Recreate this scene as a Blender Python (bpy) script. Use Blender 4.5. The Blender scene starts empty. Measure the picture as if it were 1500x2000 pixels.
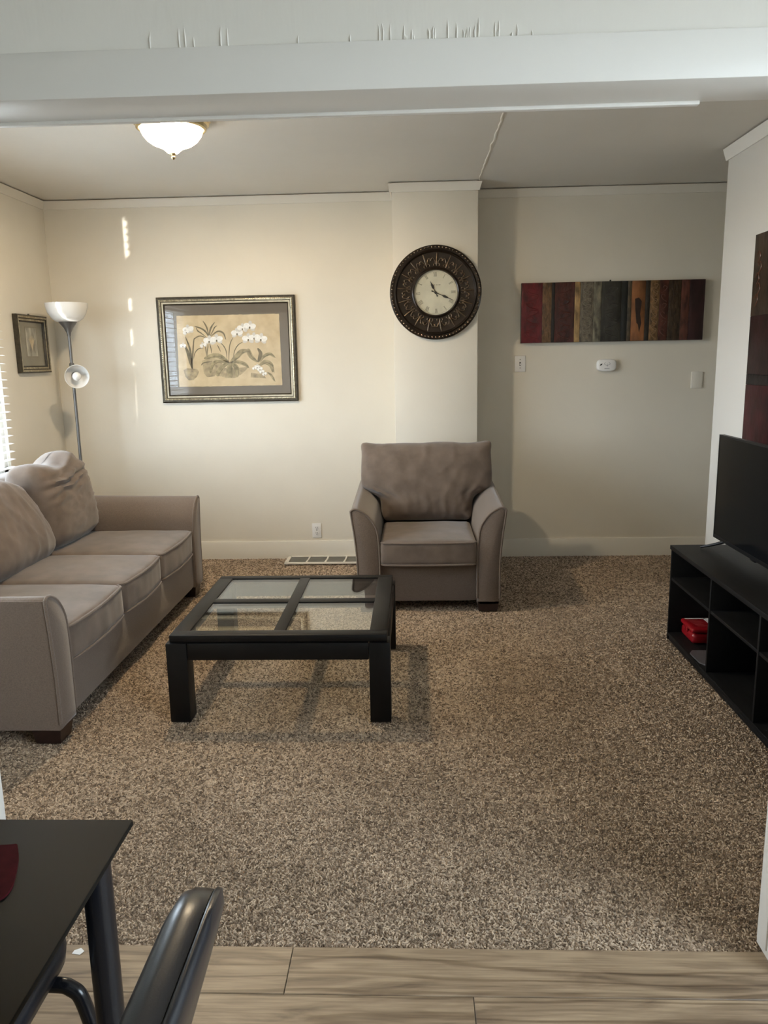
import bpy, bmesh, math, random
import numpy as np
from mathutils import Vector, Matrix, noise

random.seed(7)
rng = np.random.default_rng(7)
SC = bpy.context.scene
COL = SC.collection

# ------------------------------------------------------------------ camera, world, light, exposure
CAM_H, F_PX, PITCH, YAW, ROLL = 1.5, 1527.99, math.radians(11.0384), math.radians(-2.3066), math.radians(-1.084)
fw = Vector((math.sin(YAW) * math.cos(PITCH), math.cos(YAW) * math.cos(PITCH), -math.sin(PITCH)))
rt = Vector((math.cos(YAW), -math.sin(YAW), 0))
up = rt.cross(fw)
r2 = rt * math.cos(ROLL) + up * math.sin(ROLL)
u2 = -rt * math.sin(ROLL) + up * math.cos(ROLL)
cam_data = bpy.data.cameras.new('camera')
cam = bpy.data.objects.new('camera', cam_data)
COL.objects.link(cam)
m = Matrix((r2, u2, -fw)).transposed().to_4x4()
m.translation = (0, 0, CAM_H)
cam.matrix_world = m
cam_data.sensor_fit = 'HORIZONTAL'
cam_data.sensor_width = 36.0
cam_data.lens = F_PX / 1500.0 * 36.0
cam_data.clip_start = 0.02
SC.camera = cam

world = bpy.data.worlds.new('sky')
SC.world = world
world.use_nodes = True
bgn = world.node_tree.nodes['Background']
bgn.inputs['Color'].default_value = (0.74, 0.875, 1.0, 1)
bgn.inputs['Strength'].default_value = 18.0

SC.view_settings.view_transform = 'Standard'
SC.view_settings.look = 'None'
SC.view_settings.gamma = 1.0
SC.view_settings.use_curve_mapping = False
SC.view_settings.exposure = 0.0

LAMP_STRENGTH = 1420.0
LAMP_COL = (1.0, 0.80, 0.54)


def portal(name, loc, rot, sx, sy):
    l = bpy.data.lights.new(name, 'AREA')
    l.shape = 'RECTANGLE'
    l.size, l.size_y = sx, sy
    l.cycles.is_portal = True
    o = bpy.data.objects.new(name, l)
    o.location, o.rotation_euler = loc, rot
    COL.objects.link(o)




def glint(name, src, dst, w, h, power):
    """low sun glancing off a car window outside: a narrow parallel beam through the blind"""
    l = bpy.data.lights.new(name, 'AREA')
    l.shape = 'RECTANGLE'
    l.size, l.size_y = w, h
    l.spread = math.radians(1.2)
    l.energy = power
    l.color = (1.0, .97, .9)
    o = bpy.data.objects.new(name, l)
    o.location = src
    o.rotation_euler = (Vector(dst) - Vector(src)).to_track_quat('-Z', 'Y').to_euler()
    COL.objects.link(o)


S0 = Vector((-4.57, 2.20, .30))
for k, zt in enumerate((1.22, 1.62, 2.02, 2.40)):
    d0 = Vector((-2.125 + .012 * k, 5.90, zt))
    glint('sun_glint', S0 + (d0 - S0) * .60, d0, .036, .245, .07)

# ------------------------------------------------------------------ main dimensions (metres)
D, ZC, XL = 5.9005, 2.671, -2.673          # back wall, ceiling, left wall
YC, CX0, CX1 = 5.6162, -0.1324, 0.451      # chimney column
XR, YR = 1.8444, 4.9278                    # right wall and its far corner
HY1, HY2, HZ, HTR = 1.699, 1.849, 2.0315, 2.1212   # header
YCARP = 1.777
OX0, OX1 = -1.098, 0.872                   # opening
WY0, WY1, WZ0, WZ1 = 2.36, 5.06, 0.80, 2.13    # left window
DYB = -2.7                                 # dining room back wall
DXR = 2.0
DW = (-1.15, 1.28, .84, 2.24)                # dining room window in the right-hand wall: y0, y1, z0, z1
HX = 4.2                                   # far end of the hall on the right
HW = (5.16, 5.46, .85, 1.85)               # unseen window added at the hall end to brighten the back wall's right side: y0, y1, z0, z1
portal('window_3_added_portal', (HX + 0.14, (HW[0] + HW[1]) / 2, (HW[2] + HW[3]) / 2), (0, math.radians(90), 0), HW[3] - HW[2], HW[1] - HW[0])
portal('window_1_portal', (XL - 0.14, (WY0 + WY1) / 2, (WZ0 + WZ1) / 2), (0, math.radians(-90), 0), WZ1 - WZ0, WY1 - WY0)
portal('window_2_portal', (DXR + 0.14, (DW[0] + DW[1]) / 2, (DW[2] + DW[3]) / 2), (0, math.radians(90), 0), DW[3] - DW[2], DW[1] - DW[0])


# ------------------------------------------------------------------ materials
def nd(nt, t, **kw):
    n = nt.nodes.new(t)
    for k, v in kw.items():
        setattr(n, k, v)
    return n


def sock(n, names):
    for k in names:
        if k in n.inputs:
            return n.inputs[k]


def M(name, col, rough=0.55, metal=0.0, var=0.0, vscale=6.0, bump=0.0, bscale=60.0, spec=0.5, sheen=0.0,
      coat=0.0, stretch=(1, 1, 1), detail=4.0, emit=None, estr=0.0, bdist=0.002, col2=None):
    mt = bpy.data.materials.new(name)
    mt.use_nodes = True
    nt = mt.node_tree
    b = nt.nodes['Principled BSDF']
    b.inputs['Base Color'].default_value = (*col, 1)
    b.inputs['Roughness'].default_value = rough
    b.inputs['Metallic'].default_value = metal
    b.inputs['Specular IOR Level'].default_value = spec
    if sheen:
        b.inputs['Sheen Weight'].default_value = sheen
        b.inputs['Sheen Roughness'].default_value = 0.5
    if coat:
        b.inputs['Coat Weight'].default_value = coat
        b.inputs['Coat Roughness'].default_value = 0.08
    if emit:
        b.inputs['Emission Color'].default_value = (*emit, 1)
        b.inputs['Emission Strength'].default_value = estr
    tc = nd(nt, 'ShaderNodeTexCoord')
    mp = nd(nt, 'ShaderNodeMapping')
    mp.inputs['Scale'].default_value = stretch
    nt.links.new(tc.outputs['Object'], mp.inputs['Vector'])
    if var or col2:
        nz = nd(nt, 'ShaderNodeTexNoise')
        nz.inputs['Scale'].default_value = vscale
        nz.inputs['Detail'].default_value = detail
        nt.links.new(mp.outputs[0], nz.inputs['Vector'])
        rp = nd(nt, 'ShaderNodeValToRGB')
        rp.color_ramp.elements[0].position = 0.32
        rp.color_ramp.elements[1].position = 0.68
        c2 = col2 if col2 else tuple(min(1, c * (1 + var)) for c in col)
        c1 = col if col2 else tuple(c * (1 - var) for c in col)
        rp.color_ramp.elements[0].color = (*c1, 1)
        rp.color_ramp.elements[1].color = (*c2, 1)
        nt.links.new(nz.outputs['Fac'], rp.inputs['Fac'])
        nt.links.new(rp.outputs['Color'], b.inputs['Base Color'])
    if bump:
        nb = nd(nt, 'ShaderNodeTexNoise')
        nb.inputs['Scale'].default_value = bscale
        nb.inputs['Detail'].default_value = 3
        nt.links.new(mp.outputs[0], nb.inputs['Vector'])
        bp = nd(nt, 'ShaderNodeBump')
        bp.inputs['Strength'].default_value = bump
        bp.inputs['Distance'].default_value = bdist
        nt.links.new(nb.outputs['Fac'], bp.inputs['Height'])
        nt.links.new(bp.outputs[0], b.inputs['Normal'])
    return mt


def glass_mat(name, tint=(1, 1, 1), f0=0.035, rough=0.0, facing=0.0):
    mt = bpy.data.materials.new(name)
    mt.use_nodes = True
    nt = mt.node_tree
    nt.nodes.clear()
    out = nd(nt, 'ShaderNodeOutputMaterial')
    tr = nd(nt, 'ShaderNodeBsdfTransparent')
    tr.inputs['Color'].default_value = (*tint, 1)
    gl = nd(nt, 'ShaderNodeBsdfGlossy')
    gl.inputs['Roughness'].default_value = rough
    lw = nd(nt, 'ShaderNodeLayerWeight')
    lw.inputs['Blend'].default_value = 0.5
    pw = nd(nt, 'ShaderNodeMath', operation='POWER')
    pw.inputs[1].default_value = 4.0
    nt.links.new(lw.outputs['Facing'], pw.inputs[0])
    fr = nd(nt, 'ShaderNodeMath', operation='MULTIPLY_ADD')
    fr.inputs[1].default_value = 0.9 - f0
    fr.inputs[2].default_value = f0
    nt.links.new(pw.outputs[0], fr.inputs[0])
    mx = nd(nt, 'ShaderNodeMixShader')
    nt.links.new(fr.outputs[0], mx.inputs[0])
    nt.links.new(tr.outputs[0], mx.inputs[1])
    nt.links.new(gl.outputs[0], mx.inputs[2])
    nt.links.new(mx.outputs[0], out.inputs['Surface'])
    return mt


def wood_floor_mat():
    mt = bpy.data.materials.new('plank_wood')
    mt.use_nodes = True
    nt = mt.node_tree
    b = nt.nodes['Principled BSDF']
    b.inputs['Roughness'].default_value = 0.42
    tc = nd(nt, 'ShaderNodeTexCoord')
    oi = nd(nt, 'ShaderNodeObjectInfo')
    ml = nd(nt, 'ShaderNodeMath', operation='MULTIPLY')
    ml.inputs[1].default_value = 37.0
    nt.links.new(oi.outputs['Random'], ml.inputs[0])
    cb = nd(nt, 'ShaderNodeCombineXYZ')
    nt.links.new(ml.outputs[0], cb.inputs[0])
    nt.links.new(ml.outputs[0], cb.inputs[1])
    ad = nd(nt, 'ShaderNodeVectorMath', operation='ADD')
    nt.links.new(tc.outputs['Object'], ad.inputs[0])
    nt.links.new(cb.outputs[0], ad.inputs[1])
    mp = nd(nt, 'ShaderNodeMapping')
    mp.inputs['Scale'].default_value = (1.3, 8.0, 1.0)
    nt.links.new(ad.outputs[0], mp.inputs['Vector'])
    n1 = nd(nt, 'ShaderNodeTexNoise')
    n1.inputs['Scale'].default_value = 2.6
    n1.inputs['Detail'].default_value = 8
    n1.inputs['Distortion'].default_value = 1.2
    nt.links.new(mp.outputs[0], n1.inputs['Vector'])
    rp = nd(nt, 'ShaderNodeValToRGB')
    e = rp.color_ramp.elements
    e[0].position, e[0].color = 0.28, (0.135, 0.092, 0.057, 1)
    e[1].position, e[1].color = 0.62, (0.335, 0.248, 0.160, 1)
    k = e.new(0.42)
    k.color = (0.245, 0.176, 0.112, 1)
    nt.links.new(n1.outputs['Fac'], rp.inputs['Fac'])
    # fine fibres
    mp2 = nd(nt, 'ShaderNodeMapping')
    mp2.inputs['Scale'].default_value = (6.0, 160.0, 1.0)
    nt.links.new(ad.outputs[0], mp2.inputs['Vector'])
    n2 = nd(nt, 'ShaderNodeTexNoise')
    n2.inputs['Scale'].default_value = 1.0
    n2.inputs['Detail'].default_value = 4
    nt.links.new(mp2.outputs[0], n2.inputs['Vector'])
    r3 = nd(nt, 'ShaderNodeValToRGB')
    r3.color_ramp.elements[0].position, r3.color_ramp.elements[0].color = 0.30, (0.72, 0.70, 0.68, 1)
    r3.color_ramp.elements[1].position, r3.color_ramp.elements[1].color = 0.65, (1.08, 1.08, 1.08, 1)
    nt.links.new(n2.outputs['Fac'], r3.inputs['Fac'])
    mx = nd(nt, 'ShaderNodeMixRGB', blend_type='MULTIPLY')
    mx.inputs[0].default_value = 0.9
    nt.links.new(rp.outputs[0], mx.inputs[1])
    nt.links.new(r3.outputs[0], mx.inputs[2])
    # cathedral grain lines
    mpw = nd(nt, 'ShaderNodeMapping')
    mpw.inputs['Scale'].default_value = (0.55, 5.0, 1.0)
    nt.links.new(ad.outputs[0], mpw.inputs['Vector'])
    wv = nd(nt, 'ShaderNodeTexWave', bands_direction='Y')
    wv.inputs['Scale'].default_value = 1.15
    wv.inputs['Distortion'].default_value = 13.0
    wv.inputs['Detail'].default_value = 3.0
    wv.inputs['Detail Scale'].default_value = 1.1
    nt.links.new(mpw.outputs[0], wv.inputs['Vector'])
    rw = nd(nt, 'ShaderNodeValToRGB')
    rw.color_ramp.elements[0].position, rw.color_ramp.elements[0].color = 0.01, (0.50, 0.45, 0.40, 1)
    rw.color_ramp.elements[1].position, rw.color_ramp.elements[1].color = 0.13, (1, 1, 1, 1)
    nt.links.new(wv.outputs['Fac'], rw.inputs['Fac'])
    mxw = nd(nt, 'ShaderNodeMixRGB', blend_type='MULTIPLY')
    mxw.inputs[0].default_value = 0.7
    nt.links.new(mx.outputs[0], mxw.inputs[1])
    nt.links.new(rw.outputs[0], mxw.inputs[2])
    mx = mxw
    # knots
    mp3 = nd(nt, 'ShaderNodeMapping')
    mp3.inputs['Scale'].default_value = (1.7, 4.2, 1.0)
    nt.links.new(ad.outputs[0], mp3.inputs['Vector'])
    vo = nd(nt, 'ShaderNodeTexVoronoi')
    vo.inputs['Scale'].default_value = 1.0
    nt.links.new(mp3.outputs[0], vo.inputs['Vector'])
    r4 = nd(nt, 'ShaderNodeValToRGB')
    r4.color_ramp.elements[0].position, r4.color_ramp.elements[0].color = 0.02, (0.28, 0.24, 0.2, 1)
    r4.color_ramp.elements[1].position, r4.color_ramp.elements[1].color = 0.075, (1, 1, 1, 1)
    nt.links.new(vo.outputs['Distance'], r4.inputs['Fac'])
    mx2 = nd(nt, 'ShaderNodeMixRGB', blend_type='MULTIPLY')
    mx2.inputs[0].default_value = 0.85
    nt.links.new(mx.outputs[0], mx2.inputs[1])
    nt.links.new(r4.outputs[0], mx2.inputs[2])
    nt.links.new(mx2.outputs[0], b.inputs['Base Color'])
    bp = nd(nt, 'ShaderNodeBump')
    bp.inputs['Strength'].default_value = 0.25
    bp.inputs['Distance'].default_value = 0.001
    nt.links.new(n2.outputs['Fac'], bp.inputs['Height'])
    nt.links.new(bp.outputs[0], b.inputs['Normal'])
    return mt


def carpet_mat():
    mt = bpy.data.materials.new('carpet_fibre')
    mt.use_nodes = True
    nt = mt.node_tree
    b = nt.nodes['Principled BSDF']
    b.inputs['Roughness'].default_value = 0.95
    b.inputs['Specular IOR Level'].default_value = 0.1
    b.inputs['Sheen Weight'].default_value = 0.15
    g = nd(nt, 'ShaderNodeNewGeometry')
    rp = nd(nt, 'ShaderNodeValToRGB')
    e = rp.color_ramp.elements
    e[0].position, e[0].color = 0.0, (0.090, 0.061, 0.040, 1)
    e[1].position, e[1].color = 1.0, (0.64, 0.50, 0.365, 1)
    k = e.new(0.45)
    k.color = (0.290, 0.211, 0.145, 1)
    nt.links.new(g.outputs['Random Per Island'], rp.inputs['Fac'])
    tc = nd(nt, 'ShaderNodeTexCoord')
    nz = nd(nt, 'ShaderNodeTexNoise')
    nz.inputs['Scale'].default_value = 2.2
    nz.inputs['Detail'].default_value = 5
    nt.links.new(tc.outputs['Object'], nz.inputs['Vector'])
    r2_ = nd(nt, 'ShaderNodeValToRGB')
    r2_.color_ramp.elements[0].position, r2_.color_ramp.elements[0].color = 0.3, (0.86, 0.85, 0.83, 1)
    r2_.color_ramp.elements[1].position, r2_.color_ramp.elements[1].color = 0.7, (1.1, 1.1, 1.1, 1)
    nt.links.new(nz.outputs['Fac'], r2_.inputs['Fac'])
    mx = nd(nt, 'ShaderNodeMixRGB', blend_type='MULTIPLY')
    mx.inputs[0].default_value = 1.0
    nt.links.new(rp.outputs[0], mx.inputs[1])
    nt.links.new(r2_.outputs[0], mx.inputs[2])
    nt.links.new(mx.outputs[0], b.inputs['Base Color'])
    return mt


m_wall = M('wall_paint', (0.74, 0.69, 0.59), rough=0.5, var=0.03, vscale=2.0, bump=0.22, bscale=55, spec=0.35)
m_ceil = M('ceiling_paint', (0.70, 0.665, 0.60), rough=0.6, var=0.03, vscale=1.6, bump=0.35, bscale=45, spec=0.3)
m_head = M('header_plaster', (0.88, 0.845, 0.775), rough=0.45, bump=0.28, bscale=13, stretch=(2.4, 1, 0.6), bdist=0.004, spec=0.35)
m_trim = M('trim_paint', (0.755, 0.71, 0.62), rough=0.38, bump=0.10, bscale=30, spec=0.45)
m_trimw = M('trim_paint_white', (0.87, 0.84, 0.785), rough=0.36, bump=0.12, bscale=25, spec=0.45)
m_dark = M('dark_gap', (0.02, 0.018, 0.016), rough=0.9)
m_fab = M('taupe_fabric', (0.150, 0.113, 0.088), rough=0.9, var=0.14, vscale=220, bump=0.35, bscale=420, sheen=0.35, spec=0.2, bdist=0.0012)
m_fabc = M('taupe_fabric_cushion', (0.150, 0.113, 0.088), rough=0.9, var=0.17, vscale=11, bump=0.35, bscale=420, sheen=0.35, spec=0.2, bdist=0.0012)
m_foot = M('dark_wood_foot', (0.018, 0.008, 0.006), rough=0.35, var=0.3, vscale=30)
m_black = M('black_painted_wood', (0.0045, 0.0042, 0.004), rough=0.45, spec=0.24, bump=0.08, bscale=80, var=0.15, vscale=20)
m_stand = M('black_woodgrain', (0.0045, 0.0043, 0.0043), rough=0.55, spec=0.22, var=0.35, vscale=8, stretch=(8, 0.6, 8), bump=0.15, bscale=30)
m_wood = wood_floor_mat()
m_carp = carpet_mat()
m_gls = glass_mat('clear_glass')
m_tglass = glass_mat('table_glass', tint=(0.93, 0.945, 0.92), f0=0.05)
m_white = M('white_plastic', (0.82, 0.81, 0.79), rough=0.3)
m_grey = M('grey_print', (0.12, 0.12, 0.12), rough=0.5)
m_brass = M('brass', (0.62, 0.50, 0.28), rough=0.25, metal=1.0, var=0.1, vscale=30)
m_bowl = M('lit_frosted_glass', (0.9, 0.85, 0.75), rough=0.4, emit=(1.0, .9, .72), estr=9.0)
_nt = m_bowl.node_tree
_tr = nd(_nt, 'ShaderNodeBsdfTransparent')
_mx = nd(_nt, 'ShaderNodeMixShader')
_mx.inputs[0].default_value = 0.30
_nt.links.new(_tr.outputs[0], _mx.inputs[1])
_nt.links.new(_nt.nodes['Principled BSDF'].outputs[0], _mx.inputs[2])
_nt.links.new(_mx.outputs[0], _nt.nodes['Material Output'].inputs['Surface'])
m_litbulb = M('lit_bulb', (0.9, 0.9, 0.85), emit=LAMP_COL, estr=LAMP_STRENGTH)
m_lampw = M('white_lamp_shade', (0.80, 0.78, 0.74), rough=0.25)
m_lampg = M('grey_lamp_metal', (0.17, 0.165, 0.16), rough=0.35, metal=0.6)
m_bulb = M('bulb_glass', (0.85, 0.84, 0.82), rough=0.12)
m_bronze = M('dark_bronze', (0.030, 0.020, 0.013), rough=0.32, metal=0.55, var=0.35, vscale=14, coat=0.25)
m_bronzel = M('pale_bronze', (0.13, 0.092, 0.062), rough=0.24, metal=0.75, var=0.35, vscale=40)  # lighter bronze so the beads and fleurs stand out
m_dial = M('aged_dial', (0.60, 0.57, 0.44), rough=0.6, var=0.12, vscale=9)
m_ink = M('black_ink', (0.02, 0.018, 0.015), rough=0.5)
m_inks = M('faded_ink', (0.13, 0.12, 0.08), rough=0.6)
m_tv = M('tv_screen', (0.004, 0.0048, 0.006), rough=0.14, spec=0.22)
m_tvb = M('tv_bezel', (0.006, 0.006, 0.007), rough=0.4, spec=0.3)
m_red = M('red_plastic', (0.24, 0.006, 0.010), rough=0.28, var=0.1, vscale=20)
m_redl = M('red_raised_lettering', (0.36, 0.05, 0.05), rough=0.35)
m_vinyl = M('black_vinyl', (0.007, 0.0078, 0.011), rough=0.30, bump=0.12, bscale=500, bdist=0.0006)
m_tube = M('black_tube', (0.007, 0.0075, 0.010), rough=0.25)
m_dglass = M('black_table_glass', (0.006, 0.0058, 0.005), rough=0.55, spec=0.11)
m_placem = M('dark_red_cloth', (0.040, 0.003, 0.005), rough=0.85, spec=0.1, var=0.2, vscale=60)
m_slat = M('white_blind_slat', (0.86, 0.86, 0.85), rough=0.4)
m_ground = M('outdoor_ground', (0.36, 0.35, 0.33), rough=0.9, var=0.2, vscale=1.5)


# ------------------------------------------------------------------ mesh helpers
class MB:
    def __init__(self):
        self.v, self.f = [], []

    def add(self, vs, fs):
        b = len(self.v)
        self.v += [tuple(v) for v in vs]
        self.f += [tuple(i + b for i in f) for f in fs]
        return self

    def box(self, x0, x1, y0, y1, z0, z1, bev=0.0):
        if x0 > x1: x0, x1 = x1, x0
        if y0 > y1: y0, y1 = y1, y0
        if z0 > z1: z0, z1 = z1, z0
        if bev <= 0:
            vs = [(x, y, z) for z in (z0, z1) for y in (y0, y1) for x in (x0, x1)]
            fs = [(0, 2, 3, 1), (4, 5, 7, 6), (0, 1, 5, 4), (2, 6, 7, 3), (0, 4, 6, 2), (1, 3, 7, 5)]
            return self.add(vs, fs)
        bm = bmesh.new()
        bmesh.ops.create_cube(bm, size=1)
        for v in bm.verts:
            v.co = ((x0 + x1) / 2 + v.co.x * (x1 - x0), (y0 + y1) / 2 + v.co.y * (y1 - y0), (z0 + z1) / 2 + v.co.z * (z1 - z0))
        bev = min(bev, (x1 - x0) * .49, (y1 - y0) * .49, (z1 - z0) * .49)
        bmesh.ops.bevel(bm, geom=bm.edges[:], offset=bev, segments=2, profile=0.5, affect='EDGES')
        return self.bm(bm)

    def bm(self, bm):
        bm.verts.index_update()
        self.add([v.co[:] for v in bm.verts], [[v.index for v in f.verts] for f in bm.faces])
        bm.free()
        return self

    def lathe(self, prof, c=(0, 0, 0), seg=48, axis='Z', closed=False):
        vs, fs = [], []
        n = len(prof)
        for i in range(seg):
            a = 2 * math.pi * i / seg
            for r, h in prof:
                x, y = r * math.cos(a), r * math.sin(a)
                p = (x, y, h) if axis == 'Z' else ((x, -h, y) if axis == 'Y' else (h, x, y))
                vs.append((p[0] + c[0], p[1] + c[1], p[2] + c[2]))
        for i in range(seg):
            j = (i + 1) % seg
            for k in range(n if closed else n - 1):
                l = (k + 1) % n
                fs.append((i * n + k, j * n + k, j * n + l, i * n + l))
        return self.add(vs, fs)

    def tube(self, path, r, seg=10, cap=True, closed=False):
        P = [Vector(p) for p in path]
        n = len(P)
        rad = r if isinstance(r, (list, tuple)) else [r] * n
        vs, fs = [], []
        prev = None
        for i, p in enumerate(P):
            if closed:
                t = (P[(i + 1) % n] - P[i - 1]).normalized()
            else:
                t = (P[min(i + 1, n - 1)] - P[max(i - 1, 0)]).normalized()
            if prev is None:
                a = Vector((0, 0, 1)) if abs(t.z) < .9 else Vector((1, 0, 0))
                nx = t.cross(a).normalized()
            else:
                nx = (prev - t * prev.dot(t)).normalized()
            prev = nx
            ny = t.cross(nx)
            for k in range(seg):
                a = 2 * math.pi * k / seg
                vs.append(p + (nx * math.cos(a) + ny * math.sin(a)) * rad[i])
        for i in range(n if closed else n - 1):
            j = (i + 1) % n
            for k in range(seg):
                l = (k + 1) % seg
                fs.append((i * seg + k, i * seg + l, j * seg + l, j * seg + k))
        if cap and not closed:
            fs.append(tuple(range(seg))[::-1])
            fs.append(tuple((n - 1) * seg + k for k in range(seg)))
        return self.add(vs, fs)

    def prism(self, poly, axis, a, b):
        """extrude a 2-D polygon along an axis: X -> (y,z), Y -> (x,z), Z -> (x,y)"""
        def P(u, w, h):
            return {'X': (h, u, w), 'Y': (u, h, w), 'Z': (u, w, h)}[axis]
        n = len(poly)
        vs = [P(u, w, a) for u, w in poly] + [P(u, w, b) for u, w in poly]
        fs = [tuple(range(n)), tuple(range(2 * n - 1, n - 1, -1))]
        fs += [(i, i + n, (i + 1) % n + n, (i + 1) % n) for i in range(n)]
        return self.add(vs, fs)

    def loft(self, rings, cap=True):
        n = len(rings[0])
        vs = [p for r in rings for p in r]
        fs = []
        for i in range(len(rings) - 1):
            for k in range(n):
                l = (k + 1) % n
                fs.append((i * n + k, i * n + l, (i + 1) * n + l, (i + 1) * n + k))
        if cap:
            fs.append(tuple(range(n))[::-1])
            fs.append(tuple((len(rings) - 1) * n + k for k in range(n)))
        return self.add(vs, fs)

    def soft(self, size, r, n, fn=None, mat=None):
        """rounded cushion-like box centred on the origin; fn moves points; mat places it"""
        hx, hy, hz = size[0] / 2, size[1] / 2, size[2] / 2
        idx, vs, fs = {}, [], []

        def vert(i, j, k):
            key = (i, j, k)
            if key not in idx:
                p = Vector((-hx + 2 * hx * i / n[0], -hy + 2 * hy * j / n[1], -hz + 2 * hz * k / n[2]))
                rr = min(r, hx * .98, hy * .98, hz * .98)
                q = Vector((max(-hx + rr, min(hx - rr, p.x)), max(-hy + rr, min(hy - rr, p.y)), max(-hz + rr, min(hz - rr, p.z))))
                d = p - q
                if d.length > 1e-9:
                    p = q + d.normalized() * min(rr, max(abs(d.x), abs(d.y), abs(d.z)))
                if fn:
                    p = fn(p, Vector((p.x / hx, p.y / hy, p.z / hz)))
                if mat:
                    p = mat @ p
                idx[key] = len(vs)
                vs.append(p[:])
            return idx[key]
        for a, b, c in ((0, 1, 2), (1, 2, 0), (2, 0, 1)):
            for side in (0, n[c]):
                for i in range(n[a]):
                    for j in range(n[b]):
                        q = []
                        for di, dj in ((0, 0), (1, 0), (1, 1), (0, 1)):
                            t = [0, 0, 0]
                            t[a], t[b], t[c] = i + di, j + dj, side
                            q.append(vert(*t))
                        fs.append(q if side else q[::-1])
        return self.add(vs, fs)

    def build(self, name, mat, parent=None, sharp=38, kind=None):
        root = parent
        while root is not None and root.parent is not None:
            root = root.parent
        off = Vector(root.location) if root is not None else Vector((0, 0, 0))
        if root is not None and root.get('_local'):
            off = Vector((0, 0, 0))
        me = bpy.data.meshes.new(name)
        me.from_pydata([(x - off.x, y - off.y, z - off.z) for x, y, z in self.v], [], self.f)
        bm = bmesh.new()
        bm.from_mesh(me)
        bmesh.ops.recalc_face_normals(bm, faces=bm.faces[:])
        ca = math.radians(sharp)
        for f in bm.faces:
            f.smooth = True
        for e in bm.edges:
            if len(e.link_faces) == 2 and e.calc_face_angle(0) > ca:
                e.smooth = False
        bm.to_mesh(me)
        bm.free()
        me.materials.append(mat)
        o = bpy.data.objects.new(name, me)
        COL.objects.link(o)
        if parent is not None:
            o.parent = parent
        if kind:
            o['kind'] = kind
        return o


def tag(o, label, cat, group=None):
    o['label'] = label
    o['category'] = cat
    if group:
        o['group'] = group
    return o


def thing(name, loc, label, cat, group=None):
    o = bpy.data.objects.new(name, None)
    o.empty_display_size = 0.05
    o.location = loc
    COL.objects.link(o)
    return tag(o, label, cat, group)


def struct(o):
    o['kind'] = 'structure'
    return o


def share(src, name, loc, parent, rot=None, scale=None):
    o = bpy.data.objects.new(name, src.data)
    o.location = loc
    if rot: o.rotation_euler = rot
    if scale: o.scale = scale
    o.parent = parent
    COL.objects.link(o)
    return o


# ------------------------------------------------------------------ the setting
T = 0.14
# floor of the dining side: subfloor with planks
fl = struct(MB().box(XL - T, DXR + T, DYB - T, YCARP, -0.06, -0.012).build('floor', m_dark))
bmk = bmesh.new()
bmesh.ops.create_cube(bmk, size=1)
PL, PW = 1.22, 0.1555
for v in bmk.verts:
    v.co = (v.co.x * (PL - 0.0016), v.co.y * (PW - 0.0016), v.co.z * 0.012)
bmesh.ops.bevel(bmk, geom=[e for e in bmk.edges if all(v.co.z > 0 for v in e.verts)], offset=0.0015, segments=1, affect='EDGES')
pk = bpy.data.meshes.new('plank')
bmk.to_mesh(pk)
bmk.free()
pk.materials.append(m_wood)
rows = 0
yrow = YCARP
joints = [-0.33, 0.127, -0.62, 0.42]
while yrow > DYB:
    j = joints[rows] if rows < len(joints) else random.uniform(-.6, .6)
    x = j
    while x > XL: x -= PL
    while x < DXR:
        o = bpy.data.objects.new('plank', pk)
        a, b = max(x, XL), min(x + PL, DXR)
        y0 = max(yrow - PW, DYB)
        o.scale = ((b - a) / PL, (yrow - y0) / PW, 1)
        o.location = ((a + b) / 2, (yrow + y0) / 2, -0.006)
        o.parent = fl
        COL.objects.link(o)
        x += PL
    yrow -= PW
    rows += 1

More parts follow.
